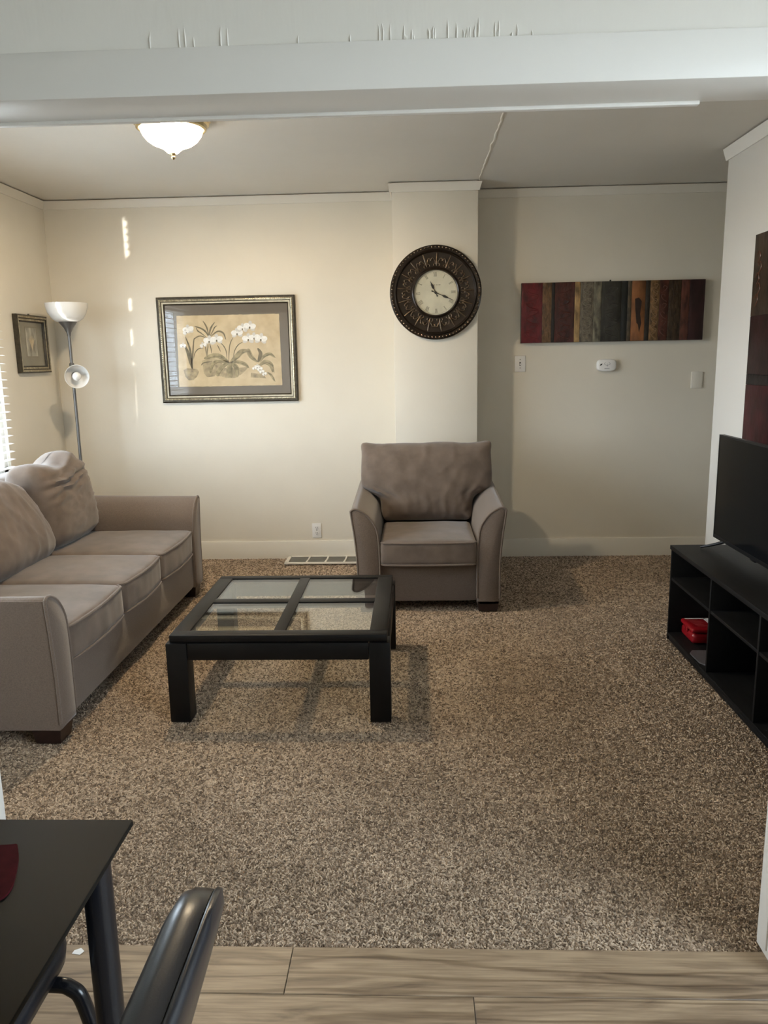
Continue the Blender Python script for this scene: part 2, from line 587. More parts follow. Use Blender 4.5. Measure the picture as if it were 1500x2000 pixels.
# carpet: slab and short curled yarn ends, one object
def carpet():
    zones = [(-1.75, 1.75, YCARP + .004, 2.45, .0068, .0120, .0021), (-2.1, 1.75, 2.45, 3.45, .0080, .0135, .0023), (-2.0, 1.75, 3.45, 4.6, .0098, .0145, .0024),
             (-2.6, 2.5, 4.6, 5.88, .0125, .018, .0030)]
    V, Fq = [], []
    base = 0
    for x0, x1, y0, y1, pitch, ln, rad in zones:
        nx, ny = int((x1 - x0) / pitch), int((y1 - y0) / pitch)
        gx, gy = np.meshgrid(np.arange(nx), np.arange(ny))
        N = nx * ny
        px = x0 + (gx.ravel() + rng.uniform(0, 1, N)) * pitch
        py = y0 + (gy.ravel() + rng.uniform(0, 1, N)) * pitch
        L = ln * rng.uniform(.7, 1.3, N)
        py = np.clip(py, y0 + L * .3, 5.885 - L)
        a = rng.uniform(0, 2 * np.pi, N)
        cv = rng.uniform(-1.3, 1.3, N)
        rise = rng.uniform(.2, .9, N) * .006
        rings = []
        for s in (0., .5, 1.):
            aa = a + cv * (s - .5)
            cx = px + np.cos(aa) * L * (s - .5)
            cy = py + np.sin(aa) * L * (s - .5)
            cz = 0.0025 + rise * (1 - (2 * s - 1) ** 2) + rng.uniform(-.001, .0015, N)
            tx, ty = -np.sin(aa + cv * .3), np.cos(aa + cv * .3)
            w = rad * (1.0 if s == .5 else .55)
            rings.append(np.stack([np.stack([cx + tx * w, cy + ty * w, cz - w * .5], 1),
                                   np.stack([cx, cy, cz + w], 1),
                                   np.stack([cx - tx * w, cy - ty * w, cz - w * .5], 1)], 1))
        vv = np.concatenate(rings, 1)            # N, 9, 3
        V.append(vv.reshape(-1, 3))
        q = []
        for k in (0, 1):
            for c in (0, 1):
                q.append([k * 3 + c, k * 3 + c + 1, (k + 1) * 3 + c + 1, (k + 1) * 3 + c])
        q = np.array(q)
        f = (np.arange(N) * 9)[:, None, None] + q[None] + base
        Fq.append(f.reshape(-1, 4))
        base += N * 9
    # slab under the yarn
    sl = [(XL, YCARP), (XR, YCARP), (XR, YR - .14), (HX, YR - .14), (HX, D), (XL, D)]
    slab = np.array([(x, y, .0015) for x, y in sl] + [(x, y, -.04) for x, y in sl], float)
    V = np.concatenate(V + [slab])
    V[:, 2] -= .0125
    Fq = np.concatenate(Fq)
    nq = len(Fq)
    loops = np.concatenate([Fq.ravel(), np.arange(base, base + 6)] + [np.array([base + i, base + 6 + i, base + 6 + (i + 1) % 6, base + (i + 1) % 6]) for i in range(6)])
    starts = np.concatenate([np.arange(nq) * 4, [nq * 4], nq * 4 + 6 + np.arange(6) * 4])
    me = bpy.data.meshes.new('carpet')
    me.vertices.add(len(V))
    me.vertices.foreach_set('co', V.astype(np.float32).ravel())
    me.loops.add(len(loops))
    me.loops.foreach_set('vertex_index', loops.astype(np.int32))
    me.polygons.add(len(starts))
    me.polygons.foreach_set('loop_start', starts.astype(np.int32))
    me.update(calc_edges=True)
    me.validate()
    me.materials.append(m_carp)
    o = bpy.data.objects.new('carpet', me)
    COL.objects.link(o)
    o['kind'] = 'stuff'
    return tag(o, 'flecked beige brown carpet covering the living room floor', 'carpet')


carpet()

# ceilings
ce = struct(MB().box(XL - T, HX + T, HY2 - .02, D + T, ZC, ZC + .1).build('ceiling', m_ceil))
pth = []
for i in range(46):
    t = i / 45
    y = 3.9 + t * (YC - 3.9)
    pth.append((0.455 + .010 * noise.noise((y * 9, 0, 0)) + .006 * noise.noise((y * 31, 3, 0)), y, ZC + .0005))
MB().tube(pth, [0.0052 + .0040 * abs(noise.noise((i * .6, 0, 5))) for i in range(46)], seg=6).build('crack_ridge', m_trim, ce)
struct(MB().box(XL - T, DXR + T, DYB - T, HY2 - .02, ZC + .02, ZC + .12).build('ceiling_dining', m_ceil))

# walls
struct(MB().box(XL - T, HX + T, D, D + T, 0, ZC + .05).build('wall_back', m_wall))
wl = MB()
wl.box(XL - T, XL, DYB, WY0, 0, ZC + .05)
wl.box(XL - T, XL, WY1, D, 0, ZC + .05)
wl.box(XL - T, XL, WY0, WY1, 0, WZ0)
wl.box(XL - T, XL, WY0, WY1, WZ1, ZC + .05)
struct(wl.build('wall_left', m_wall))
struct(MB().box(CX0, CX1, YC, D + .01, 0, ZC + .02, bev=.004).build('wall_column', m_wall))
struct(MB().box(XR, XR + .13, HY2 - .05, YR, 0, ZC + .02, bev=.004).build('wall_right', m_trimw))
hw = MB()
hw.box(HX, HX + T, YR - .25, HW[0], 0, ZC + .05)
hw.box(HX, HX + T, HW[1], D, 0, ZC + .05)
hw.box(HX, HX + T, HW[0], HW[1], 0, HW[2])
hw.box(HX, HX + T, HW[0], HW[1], HW[3], ZC + .05)
hw.box(XR + .13, HX, YR - .25, YR - .13, 0, ZC + .05)
struct(hw.build('wall_hall', m_wall))
# wall with the wide opening between the rooms
ho = MB()
ho.box(XL, OX0 - .03, HY1 + .004, HY2, 0, ZC + .05)
ho.box(OX1 + .03, DXR, HY1 + .004, HY2 - .045, 0, ZC + .05)
ho.box(XL, DXR, HY1 + .008, HY2, HTR - .02, ZC + .05)
struct(ho.build('wall_front', m_head))
dr = MB()
random.seed(3)
for k in range(34):
    x = random.choice((random.uniform(-.56, -.36), random.uniform(-.24, .32), random.uniform(-.05, .22)))
    h = random.uniform(.008, .040)
    dr.tube([(x, HY1 + .0085, HTR - .002), (x + random.uniform(-.001, .001), HY1 + .0075, HTR + h * .5), (x + random.uniform(-.002, .002), HY1 + .0088, HTR + h)], [.0022, .0019, .0008], seg=6)
dr.build('paint_drips', m_head, bpy.data.objects['wall_front'], kind='stuff')
tr = MB().box(OX0 - .25, OX1 + .25, HY1, HY2, HZ, HTR, bev=.003)
tr = struct(tr.build('trim_1', m_trimw))
MB().box(OX0, .62, HY2 - .012, HY2 + .004, HZ - .0075, HZ + .001, bev=.002).build('edge_bead', m_trimw, tr)
tr2 = MB().box(OX0 - .09, OX0, HY1 - .002, HY2 + .004, 0, HZ, bev=.003)
struct(tr2.build('trim_2', m_trimw))
tr3 = MB().box(OX1, OX1 + .09, HY1 - .002, 1.812, 0, HZ, bev=.003)
tr3 = struct(tr3.build('trim_3', m_trimw))
MB().box(OX1 - .004, OX1 + .001, HY1 + .055, HY1 + .105, 0.02, HZ, bev=.0015).build('door_stop', m_trimw, tr3)
# dining room shell behind the camera
struct(MB().box(XL, DXR, DYB - T, DYB, 0, ZC + .05).build('wall_rear', m_wall))
db = MB()
db.box(DXR, DXR + T, DYB - T, DW[0], 0, ZC + .05)
db.box(DXR, DXR + T, DW[1], HY2 - .045, 0, ZC + .05)
db.box(DXR, DXR + T, DW[0], DW[1], 0, DW[2])
db.box(DXR, DXR + T, DW[0], DW[1], DW[3], ZC + .05)
struct(db.build('wall_dining_right', m_wall))
struct(MB().box(-60, 60, -60, 60, -.75, -.6).build('ground', m_ground))

# crown and base mouldings
CB, CT = 2.609, ZC - .008
def crown(name, axis, a, b, at, sgn, m_=None):
    pr = [(at, CB), (at + sgn * .009, CB), (at + sgn * .013, CB + .012), (at + sgn * .024, CT - .006), (at + sgn * .026, CT), (at, CT)]
    o = MB().prism(pr, axis, a, b).build(name, m_ or m_trim)
    return struct(o)
crown('trim_4', 'X', XL, CX0 - .001, D, -1)
crown('trim_5', 'X', CX1 + .001, HX - .002, D, -1)
crown('trim_6', 'Y', HY2, D - .02, XL, 1)
cm = MB()
ring_r = []
for off, z in ((.002, CB), (.010, CB), (.013, CB + .012), (.024, CT - .006), (.026, CT), (.002, CT)):
    ring_r.append([(CX0 - off, D - .03, z), (CX0 - off, YC - off, z), (CX1 + off, YC - off, z), (CX1 + off, D - .03, z)])
vs = [p for r in ring_r for p in r]
fs = []
for i in range(6):
    j = (i + 1) % 6
    for k in range(3):
        fs.append((i * 4 + k, i * 4 + k + 1, j * 4 + k + 1, j * 4 + k))
cm.add(vs, fs)
struct(cm.build('trim_7', m_trim, sharp=20))
cr = MB()
vs, fs = [], []
for off, z in ((.002, CB - .012), (.010, CB - .012), (.013, CB), (.024, CT - .006), (.026, CT), (.002, CT)):
    vs += [(XR - off, HY2, z), (XR - off, YR + off, z), (XR + .13, YR + off, z)]
for i in range(6):
    j = (i + 1) % 6
    for k in range(2):
        fs.append((i * 3 + k, i * 3 + k + 1, j * 3 + k + 1, j * 3 + k))
cr.add(vs, fs)
struct(cr.build('trim_8', m_trimw, sharp=20))
BH = .1296
def base(name, pr_axis, a, b, at, sgn):
    pr = [(at, -.012), (at + sgn * .016, -.012), (at + sgn * .016, BH - .008), (at + sgn * .012, BH), (at, BH)]
    return struct(MB().prism(pr, pr_axis, a, b).build(name, m_trim))
base('baseboard_back', 'X', XL, CX0 - .001, D, -1)
base('baseboard_back.001', 'X', CX1 + .001, HX - .002, D, -1)
base('baseboard_left', 'Y', HY2, D - .018, XL, 1)
base('baseboard_column', 'X', CX0, CX1, YC, -1)
base('baseboard_right', 'Y', HY2 + .01, YR - .01, XR, -1)

# ------------------------------------------------------------------ windows
def window_left():
    w = MB()
    x0, x1 = XL - T, XL - .02
    w.box(x0, x1, WY0, WY0 + .05, WZ0, WZ1)
    w.box(x0, x1, WY1 - .05, WY1, WZ0, WZ1)
    w.box(x0, x1, WY0, WY1, WZ0, WZ0 + .05)
    w.box(x0, x1, WY0, WY1, WZ1 - .05, WZ1)
    o = struct(w.build('window_1', m_trimw))
    ym = (WY0 + WY1) / 2
    MB().box(x0 + .03, x0 + .08, ym - .03, ym + .03, WZ0 + .05, WZ1 - .05).build('mullion', m_trimw, o)
    MB().box(x0 + .05, x0 + .054, WY0 + .05, ym - .03, WZ0 + .05, WZ1 - .05).build('pane', m_gls, o)
    MB().box(x0 + .05, x0 + .054, ym + .03, WY1 - .05, WZ0 + .05, WZ1 - .05).build('pane', m_gls, o)
    MB().box(XL - .02, XL + .02, WY0 - .05, WY1 + .01, WZ0 - .03, WZ0, bev=.004).build('window_sill', m_trimw, o)


def window_right(name, wall_x, dims):
    w = MB()
    a, b, z0, z1 = dims
    x0, x1 = wall_x + .02, wall_x + T
    w.box(x0, x1, a, a + .05, z0, z1); w.box(x0, x1, b - .05, b, z0, z1)
    w.box(x0, x1, a, b, z0, z0 + .05); w.box(x0, x1, a, b, z1 - .05, z1)
    o = struct(w.build(name, m_trimw))
    ym = (a + b) / 2
    MB().box(x0 + .03, x0 + .08, ym - .03, ym + .03, z0 + .05, z1 - .05).build('mullion', m_trimw, o)
    MB().box(x0 + .05, x0 + .054, a + .05, ym - .03, z0 + .05, z1 - .05).build('pane', m_gls, o)
    MB().box(x0 + .05, x0 + .054, ym + .03, b - .05, z0 + .05, z1 - .05).build('pane', m_gls, o)


window_left()
window_right('window_2', DXR, DW)
window_right('window_3_added', HX, HW)  # added out of view, only for its daylight on the back wall


def blind():
    t = thing('window_blind', (XL + .028, (WY0 + WY1) / 2, WZ0), 'white horizontal slat window blind on the left wall behind the sofa', 'window blind')
    y0, y1 = WY0 + .01, WY1 - .02
    MB().box(XL + .002, XL + .055, y0, y1, WZ1 - .03, WZ1 + .02, bev=.004).build('head_rail', m_slat, t)
    MB().box(XL + .006, XL + .05, y0, y1, WZ0 + .006, WZ0 + .022, bev=.004).build('bottom_rail', m_slat, t)
    b = MB()
    sec = []
    for k in range(7):
        u = -1 + 2 * k / 6
        sec.append((u * .0215, .003 * (1 - u * u)))
    poly = sec + [(u, z - .0022) for u, z in reversed(sec)]
    b.prism([(XL + .028 + u, WZ0 + z) for u, z in poly], 'Y', y0, y1)
    first = None
    n, pitch = 24, .0514
    for i in range(n):
        z = .05 + i * pitch
        if first is None:
            first = b.build('slat', m_slat, t)
            first.location = (0, 0, z)
            first.rotation_euler = (0, math.radians(4), 0)
        else:
            o = share(first, 'slat', (0, 0, z), t, (0, math.radians(4), 0))
    for y in (y0 + .12, y0 + .72, (y0 + y1) / 2, y1 - .72, y1 - .12):
        c = MB()
        c.tube([(XL + .0545, y, WZ0 + .02), (XL + .0545, y, WZ1 - .02)], .0011, seg=5)
        c.tube([(XL + .0025, y, WZ0 + .02), (XL + .0025, y, WZ1 - .02)], .0011, seg=5)
        c.build('ladder_cord', m_slat, t)
    c = MB().tube([(XL + .06, y0 + .06, WZ1 - .01), (XL + .06, y0 + .06, WZ0 + .5)], .0016, seg=6)
    c = c.build('pull_cord', m_slat, t)
    MB().lathe([(.001, .0), (.011, -.012), (.013, -.035), (.001, -.045)], (XL + .06, y0 + .06, WZ0 + .5), 12).build('tassel', m_slat, c)


blind()


# ------------------------------------------------------------------ upholstery
def arm_mesh(prof_fn, y0, y1, rise, steps=10, inset=.012):
    """prof_fn(t) gives an outline in (x,z); lofted from y0 (front) to y1"""
    rings = []
    base_p = prof_fn()
    cx = sum(p[0] for p in base_p) / len(base_p)
    cz = sum(p[1] for p in base_p) / len(base_p)
    for i in range(-2, steps + 3):
        if i < 0:
            s, y = (1 - inset / .09, y0) if i == -2 else (1 - inset * .3 / .09, y0 + inset * .35)
        elif i > steps:
            s, y = (1 - inset * .3 / .09, y1 - inset * .35) if i == steps + 1 else (1 - inset / .09, y1)
        else:
            s, y = 1, y0 + inset + (y1 - y0 - 2 * inset) * i / steps
        t = (y - y0) / (y1 - y0)
        ring = []
        for x, z in base_p:
            zz = z + rise * t * max(0, (z - .25) / .4)
            # shrink towards the outline's medial line for the rounded ends
            nx = cx + (x - cx) * s
            nz = zz if z < .07 else cz + (zz - cz) * (1 - (1 - s) * .35)
            ring.append((nx, y, nz))
        rings.append(ring)
    return rings


def smooth_curve(pts, n):
    """Catmull-Rom through 2-D/3-D points"""
    out = []
    P = [Vector(p) for p in pts]
    for i in range(len(P) - 1):
        a, b, c, d = P[max(i - 1, 0)], P[i], P[i + 1], P[min(i + 2, len(P) - 1)]
        for k in range(n):
            t = k / n
            out.append(.5 * ((2 * b) + (c - a) * t + (2 * a - 5 * b + 4 * c - d) * t * t + (3 * b - a - 3 * c + d) * t ** 3))
    out.append(P[-1])
    return [tuple(p) for p in out]


def wrinkle(u, v, seed, k=5.0):
    n = noise.noise(Vector((u * k, v * k * .45, seed)))
    n2 = noise.noise(Vector((u * k * 2.1 + 7, v * k * .9, seed + 3)))
    return (1 - abs(n)) ** 6 * .6 + (1 - abs(n2)) ** 8 * .4


# armchair (front faces -y)
def armchair():
    t = thing('armchair', (.078, 4.95, 0), 'taupe upholstered armchair standing in front of the wall column', 'armchair')
    mid = .078
    front, rear = 4.53, 5.50

    def prof(sg):
        inner = smooth_curve([(-.291, .045), (-.291, .30), (-.296, .43), (-.312, .52), (-.360, .592), (-.415, .628), (-.440, .632)], 5)
        outer = smooth_curve([(-.440, .632), (-.455, .622), (-.457, .600), (-.436, .44), (-.424, .27), (-.424, .045)], 5)[1:]
        p = inner + outer
        return [(mid + (x if sg < 0 else -x), z) for x, z in p]
    for sg in (-1, 1):
        rings = arm_mesh(lambda: prof(sg), front, rear - .05, .05)
        a = MB().loft(rings).build('armrest', m_fab, t, sharp=60)
        pp = [(x, front + .004, z) for x, z in prof(sg)]
        MB().tube(pp[1:-1], .0066, seg=8).build('piping', m_fab, a)
        # feet
        x = mid + sg * .355
        for y in (front + .035, rear - .10):
            MB().loft([[(x - .055, y - .035, 0.0), (x + .055, y - .035, 0), (x + .055, y + .045, 0), (x - .055, y + .045, 0)],
                       [(x - .064, y - .035, .06), (x + .064, y - .035, .06), (x + .064, y + .05, .06), (x - .064, y + .05, .06)]]).build('foot', m_foot, t)
    MB().soft((.60, .90, .235), .018, (12, 14, 6), mat=Matrix.Translation((mid, 5.015, .168))).build('seat_base', m_fab, t)

    def seatfn(p, u):
        if p.z > 0:
            p.z += .022 * (1 - u.x ** 4) * (1 - abs(u.y) ** 3)
        else:
            p.z -= .0
        p.y -= .016 * (1 - u.x ** 2) * (1 if u.y < -.9 else 0)
        p.z += .0025 * noise.noise((p.x * 9, p.y * 9, 2))
        return p
    sc_ = MB().soft((.575, .60, .145), .024, (26, 26, 10), seatfn, Matrix.Translation((mid, 4.815, .362))).build('seat_cushion', m_fabc, t)
    for z in (.427, .294):
        pts = []
        for i in range(31):
            u = -1 + 2 * i / 30
            pts.append((mid + u * .283, 4.515 + .004 - .016 * (1 - u * u) + .02 * max(0, abs(u) - .93) / .07, z))
        MB().tube(pts, .0064, seg=8).build('piping', m_fab, sc_)
    # back frame
    MB().soft((.74, .16, .74), .05, (16, 6, 16), mat=Matrix.Translation((mid, 5.42, .46)) @ Matrix.Rotation(math.radians(-7), 4, 'X')).build('back_frame', m_fab, t)

    # back cushion: wide over the arms, narrow between them
    def backfn(p, u):
        h = u.z
        wide = .428
        nar = .300
        k = 1 / (1 + math.exp(-(h + .28) * 16))
        w = nar + (wide - nar) * k
        p.x = u.x * w * (1 + .016 * math.cos(h * 2.2))
        puff = (1 - abs(u.x) ** 3.5) * (1 - abs(h) ** 3.5)
        p.y = p.y * (.45 + .62 * max(0, puff))
        p.y += -.020 * wrinkle(u.x * .8, h, 4.0, 3.0) * (1 if p.y < 0 else 0) * (1 - .6 * puff)
        # little ears at the upper corners
        ear = math.exp(-((abs(u.x) - .97) / .10) ** 2 - ((h - .93) / .12) ** 2)
        p.z += .016 * ear + .010 * noise.noise((u.x * 2.2, 1, 0)) * max(0, h)
        p.x += math.copysign(.014 * ear, u.x)
        # gathers where the cushion is pushed against the arms
        gz = math.exp(-((h + .30) / .16) ** 2) * max(0, abs(u.x) - .5) * 2
        p.y -= .016 * gz * math.sin((u.x * 30 + h * 16)) * (1 if p.y < 0 else 0)
        return p
    mt = Matrix.Translation((mid, 5.180, .693)) @ Matrix.Rotation(math.radians(-13), 4, 'X')
    MB().soft((.86, .23, .515), .05, (46, 8, 36), backfn, mt).build('back_cushion', m_fabc, t, sharp=70)


armchair()


# sofa (front faces +x)
def sofa():
    t = thing('sofa', (-2.05, 3.93, 0), 'long taupe fabric sofa under the window with three seat cushions', 'sofa')
    fx, bx = -1.435, -2.615
    ya, yb = 3.005, 4.855            # between the arms

    def prof():
        inner = smooth_curve([(0, .07), (0, .30), (-.004, .44), (-.020, .535), (-.068, .605), (-.122, .640), (-.150, .646)], 5)
        outer = smooth_curve([(-.150, .646), (-.168, .636), (-.170, .612), (-.152, .44), (-.142, .27), (-.142, .07)], 5)[1:]
        return inner + outer
    for sg, y in ((-1, ya - .012), (1, yb - .012)):
        zs = .968 if sg < 0 else 1.0
        rings = [[(q[0], q[1], q[2] * zs) for q in ring] for ring in arm_mesh(prof, 0, 1.10, .0 if sg < 0 else .02)]
        mp = [[(fx - r[1] + .02, y + (r[0] if sg < 0 else -r[0]), r[2]) for r in ring] for ring in rings]
        a = MB().loft(mp).build('armrest', m_fab, t, sharp=60)
        pp = [(fx + .015, y + (x if sg < 0 else -x), z * zs) for x, z in prof()]
        MB().tube(pp[1:-1], .0068, seg=8).build('piping', m_fab, a)
        yc = y + sg * .07
        for x in (fx - .055, bx + .12):
            MB().loft([[(x - .05, yc - .05, 0), (x + .05, yc - .05, 0), (x + .05, yc + .05, 0), (x - .05, yc + .05, 0)],
                       [(x - .062, yc - .062, .085), (x + .062, yc - .062, .085), (x + .062, yc + .062, .085), (x - .062, yc + .062, .085)]]).build('foot', m_foot, t)
    L = yb - ya
    MB().soft((1.10, L - .005, .222), .016, (14, 30, 6), mat=Matrix.Translation((fx - .55, (ya + yb) / 2, .181))).build('seat_base', m_fab, t)
    MB().soft((.20, L + .26, .78), .05, (6, 30, 14), mat=Matrix.Translation((bx + .115, (ya + yb) / 2, .46))).build('back_frame', m_fab, t)
    bounds = [3.008, 3.632, 4.215, 4.852]
    for i in range(3):
        y0, y1 = bounds[i] + .002, bounds[i + 1] - .002
        w = y1 - y0

        def seatfn(p, u, i=i):
            if p.z > 0:
                p.z += .030 * (1 - abs(u.y) ** 3) * (1 - abs(u.x) ** 3)
            p.x += (.022 * (1 - u.y ** 2)) * (1 if u.x > .9 else 0) + .004 * noise.noise((p.y * 14, p.z * 6, i)) * (1 if u.x > .9 else 0)
            p.z += .003 * noise.noise((p.x * 7, p.y * 7, i * 5))
            return p
        c = MB().soft((.78, w, .158), .026, (30, 26, 12), seatfn, Matrix.Translation((fx - .385, (y0 + y1) / 2, .370))).build('seat_cushion', m_fabc, t)
        for z in (.441, .297):
            pts = []
            for k in range(31):
                u = -1 + 2 * k / 30
                pts.append((fx + .001 + .022 * (1 - u * u) - .02 * max(0, abs(u) - .94) / .06, (y0 + y1) / 2 + u * w * .492, z))
            MB().tube(pts, .0066, seg=8).build('piping', m_fab, c)

    # loose back cushions, slumped, leaning on the back
    bb = [(2.985, 3.60), (3.56, 4.27), (4.235, 4.855)]
    for i, (y0, y1) in enumerate(bb):
        w = y1 - y0

        def fn(p, u, i=i):
            h = u.z
            front = 1 if p.x > 0 else 0
            if i == 2:
                puff = max(0, (1 - abs(u.y) ** 4) * (1 - abs(h) ** 4))
                p.x = p.x * (.60 + .46 * puff ** .6)
                # sagging crown: dip in the upper middle, full far corner
                top = max(0, h) ** 1.5
                p.z += top * (.030 * math.exp(-((u.y - .50) / .30) ** 2) - .026 * math.exp(-((u.y + .18) / .35) ** 2) - .10 * max(0, u.y - .72))
                p.x -= front * max(0, h) ** 2 * .03
                fy = h - .55 - .25 * u.y
                wr = math.sin(u.y * 3 + fy * 30 + 3.0 * noise.noise((u.y * 2.0, h * 2.4, 1))) * math.exp(-(fy / .30) ** 2) * (1 - abs(u.y) ** 4)
                p.x += front * .015 * wr + front * .013 * (wrinkle(h * 1.2, u.y * .7, 3, 3.0) - .3) * max(0, 1 - abs(u.y) ** 5)
                p.z += .006 * wr * max(0, h)
            else:
                puff = max(0, (1 - abs(u.y) ** 2.6) * (1 - abs(h) ** 3))
                p.x = p.x * (.34 + .72 * puff ** .6)
                p.x += front * .013 * wrinkle(u.y, h, 2.0 + i, 2.2)
                p.z += max(0, h) ** 2 * (-.16 * max(0, u.y - .35) ** 1.1)
            # bottom corners are rounded
            p.z += max(0, -h) ** 3 * .04 * abs(u.y) ** 4
            return p
        lean = math.radians(-9 if i == 2 else -28)
        th = .30 if i == 2 else .27
        mt = Matrix.Translation((-2.160 if i == 2 else -2.185, (y0 + y1) / 2, .700 if i == 2 else .665)) @ Matrix.Rotation(lean, 4, 'Y')
        MB().soft((th, w, .52), .08, (10, 40, 40), fn, mt).build('back_cushion', m_fabc, t, sharp=75)


sofa()


# ------------------------------------------------------------------ coffee table
def coffee_table():
    x0, x1, y0, y1 = -1.048, -.109, 3.061, 3.995
    t = thing('coffee_table', ((x0 + x1) / 2, (y0 + y1) / 2, 0), 'square black coffee table with four glass panes in its top', 'coffee table')
    lw = .088
    tz = .352
    for x in (x0, x1 - lw):
        for y in (y0, y1 - lw):
            MB().box(x, x + lw, y, y + lw, 0, tz, bev=.004).build('leg', m_black, t)
    g = .0015
    rl = MB().box(x0 + lw + g, x1 - lw - g, y0 + .004, y0 + .03, tz - .075, tz - .001, bev=.003).build('apron', m_black, t)
    MB().box(x0 + lw + g, x1 - lw - g, y1 - .03, y1 - .004, tz - .075, tz - .001, bev=.003).build('apron', m_black, t)
    MB().box(x0 + .004, x0 + .03, y0 + lw + g, y1 - lw - g, tz - .075, tz - .001, bev=.003).build('apron', m_black, t)
    MB().box(x1 - .03, x1 - .004, y0 + lw + g, y1 - lw - g, tz - .075, tz - .001, bev=.003).build('apron', m_black, t)
    # top frame with four openings
    X0, X1, Y0, Y1 = x0 + .014, x1 - .012, y0 - .002 + .012, y1 - .008
    za, zb = tz + .001, tz + .033
    xs = [X0, X0 + .088, -.604, -.552, X1 - .078, X1]
    ys = [Y0, Y0 + .088, 3.525, 3.583, Y1 - .055, Y1]
    xs[1], xs[4] = -.960, -.196
    ys[1], ys[4] = 3.135, 3.935
    fr = MB()
    fr.box(X0, X1, Y0, ys[1], za, zb, bev=.005)
    fr.box(X0, X1, ys[4], Y1, za, zb, bev=.005)
    fr.box(X0, xs[1], ys[1] - .006, ys[4] + .006, za, zb, bev=.005)
    fr.box(xs[4], X1, ys[1] - .006, ys[4] + .006, za, zb, bev=.005)
    fr = fr.build('top_frame', m_black, t)
    MB().box(xs[2], xs[3], ys[1] - .004, ys[4] + .004, za, zb - .0004, bev=.003).build('crossbar', m_black, t)
    MB().box(xs[1] - .004, xs[2] + .003, ys[2], ys[3], za, zb - .0006, bev=.003).build('crossbar', m_black, t)
    MB().box(xs[3] - .003, xs[4] + .004, ys[2], ys[3], za, zb - .0006, bev=.003).build('crossbar', m_black, t)
    for a, b in ((xs[1], xs[2]), (xs[3], xs[4])):
        for c, d in ((ys[1], ys[2]), (ys[3], ys[4])):
            MB().box(a - .002, b + .002, c - .002, d + .002, zb - .011, zb - .005).build('pane', m_tglass, t)


coffee_table()


# ------------------------------------------------------------------ TV stand, TV
def tv_stand():
    xa, xb, ya, yb, zt = 1.345, 1.765, 2.47, 4.052, .515
    t = thing('tv_stand', ((xa + xb) / 2, (ya + yb) / 2, 0), 'black open cubby media stand along the right wall', 'media stand')
    MB().box(xa - .006, xb, ya - .004, yb + .004, zt - .022, zt, bev=.0015).build('top_panel', m_stand, t)
    MB().box(xa, xb, ya + .016, yb - .016, .022, .04, bev=.001).build('bottom_panel', m_stand, t)
    MB().box(xa + .004, xa + .018, ya + .016, yb - .016, .0, .021, bev=.001).build('kick_board', m_stand, t)
    MB().box(xa, xb, ya, ya + .015, 0, zt - .023, bev=.001).build('side_panel', m_stand, t)
    MB().box(xa, xb, yb - .015, yb, 0, zt - .023, bev=.001).build('side_panel', m_stand, t)
    for y in (2.98, 3.495):
        MB().box(xa + .002, xb - .008, y - .0075, y + .0075, .041, zt - .023, bev=.001).build('divider', m_stand, t)
    cols = [(ya + .016, 2.972), (2.988, 3.487), (3.503, yb - .016)]
    for a, b in cols:
        MB().box(xa + .004, xb - .008, a, b, .328, .343, bev=.001).build('shelf', m_stand, t)
    MB().box(xb - .007, xb - .003, ya + .016, yb - .016, .041, zt - .023).build('back_panel', m_stand, t)


tv_stand()


def tv():
    x = 1.548
    y0, y1, z0, z1 = 3.085, 4.03, .563, 1.095
    t = thing('television', (x + .03, (y0 + y1) / 2, .515), 'black flat screen television standing on the media stand', 'television')
    MB().box(x + .003, x + .028, y0, y1, z0, z1, bev=.003).build('panel_housing', m_tvb, t)
    MB().box(x + .028, x + .068, y0 + .16, y1 - .16, z0 + .03, z0 + .33, bev=.01).build('rear_housing', m_tvb, t)
    b = MB()
    b.box(x, x + .004, y0, y1, z1 - .009, z1); b.box(x, x + .004, y0, y1, z0, z0 + .018)
    b.box(x, x + .004, y0, y0 + .009, z0 + .018, z1 - .009); b.box(x, x + .004, y1 - .009, y1, z0 + .018, z1 - .009)
    b.build('bezel', m_tvb, t)
    MB().box(x + .001, x + .0035, y0 + .009, y1 - .009, z0 + .018, z1 - .009).build('screen', m_tv, t)
    MB().box(x + .002, x + .02, 3.53, 3.585, z0 - .010, z0 + .002, bev=.004).build('sensor', m_tvb, t)
    for y, s in ((3.90, 1), (3.215, -1)):
        f = MB()
        f.tube([(x + .015, y, z0 + .004), (x - .03, y + s * .03, z0 - .018), (1.468, y + s * .075, .5215)], [.009, .0075, .006], seg=8)
        f.tube([(x + .015, y, z0 + .004), (x + .07, y + s * .03, z0 - .018), (x + .15, y + s * .05, .5215)], [.009, .0075, .006], seg=8)
        f.build('stand_foot', m_tvb, t)


tv()


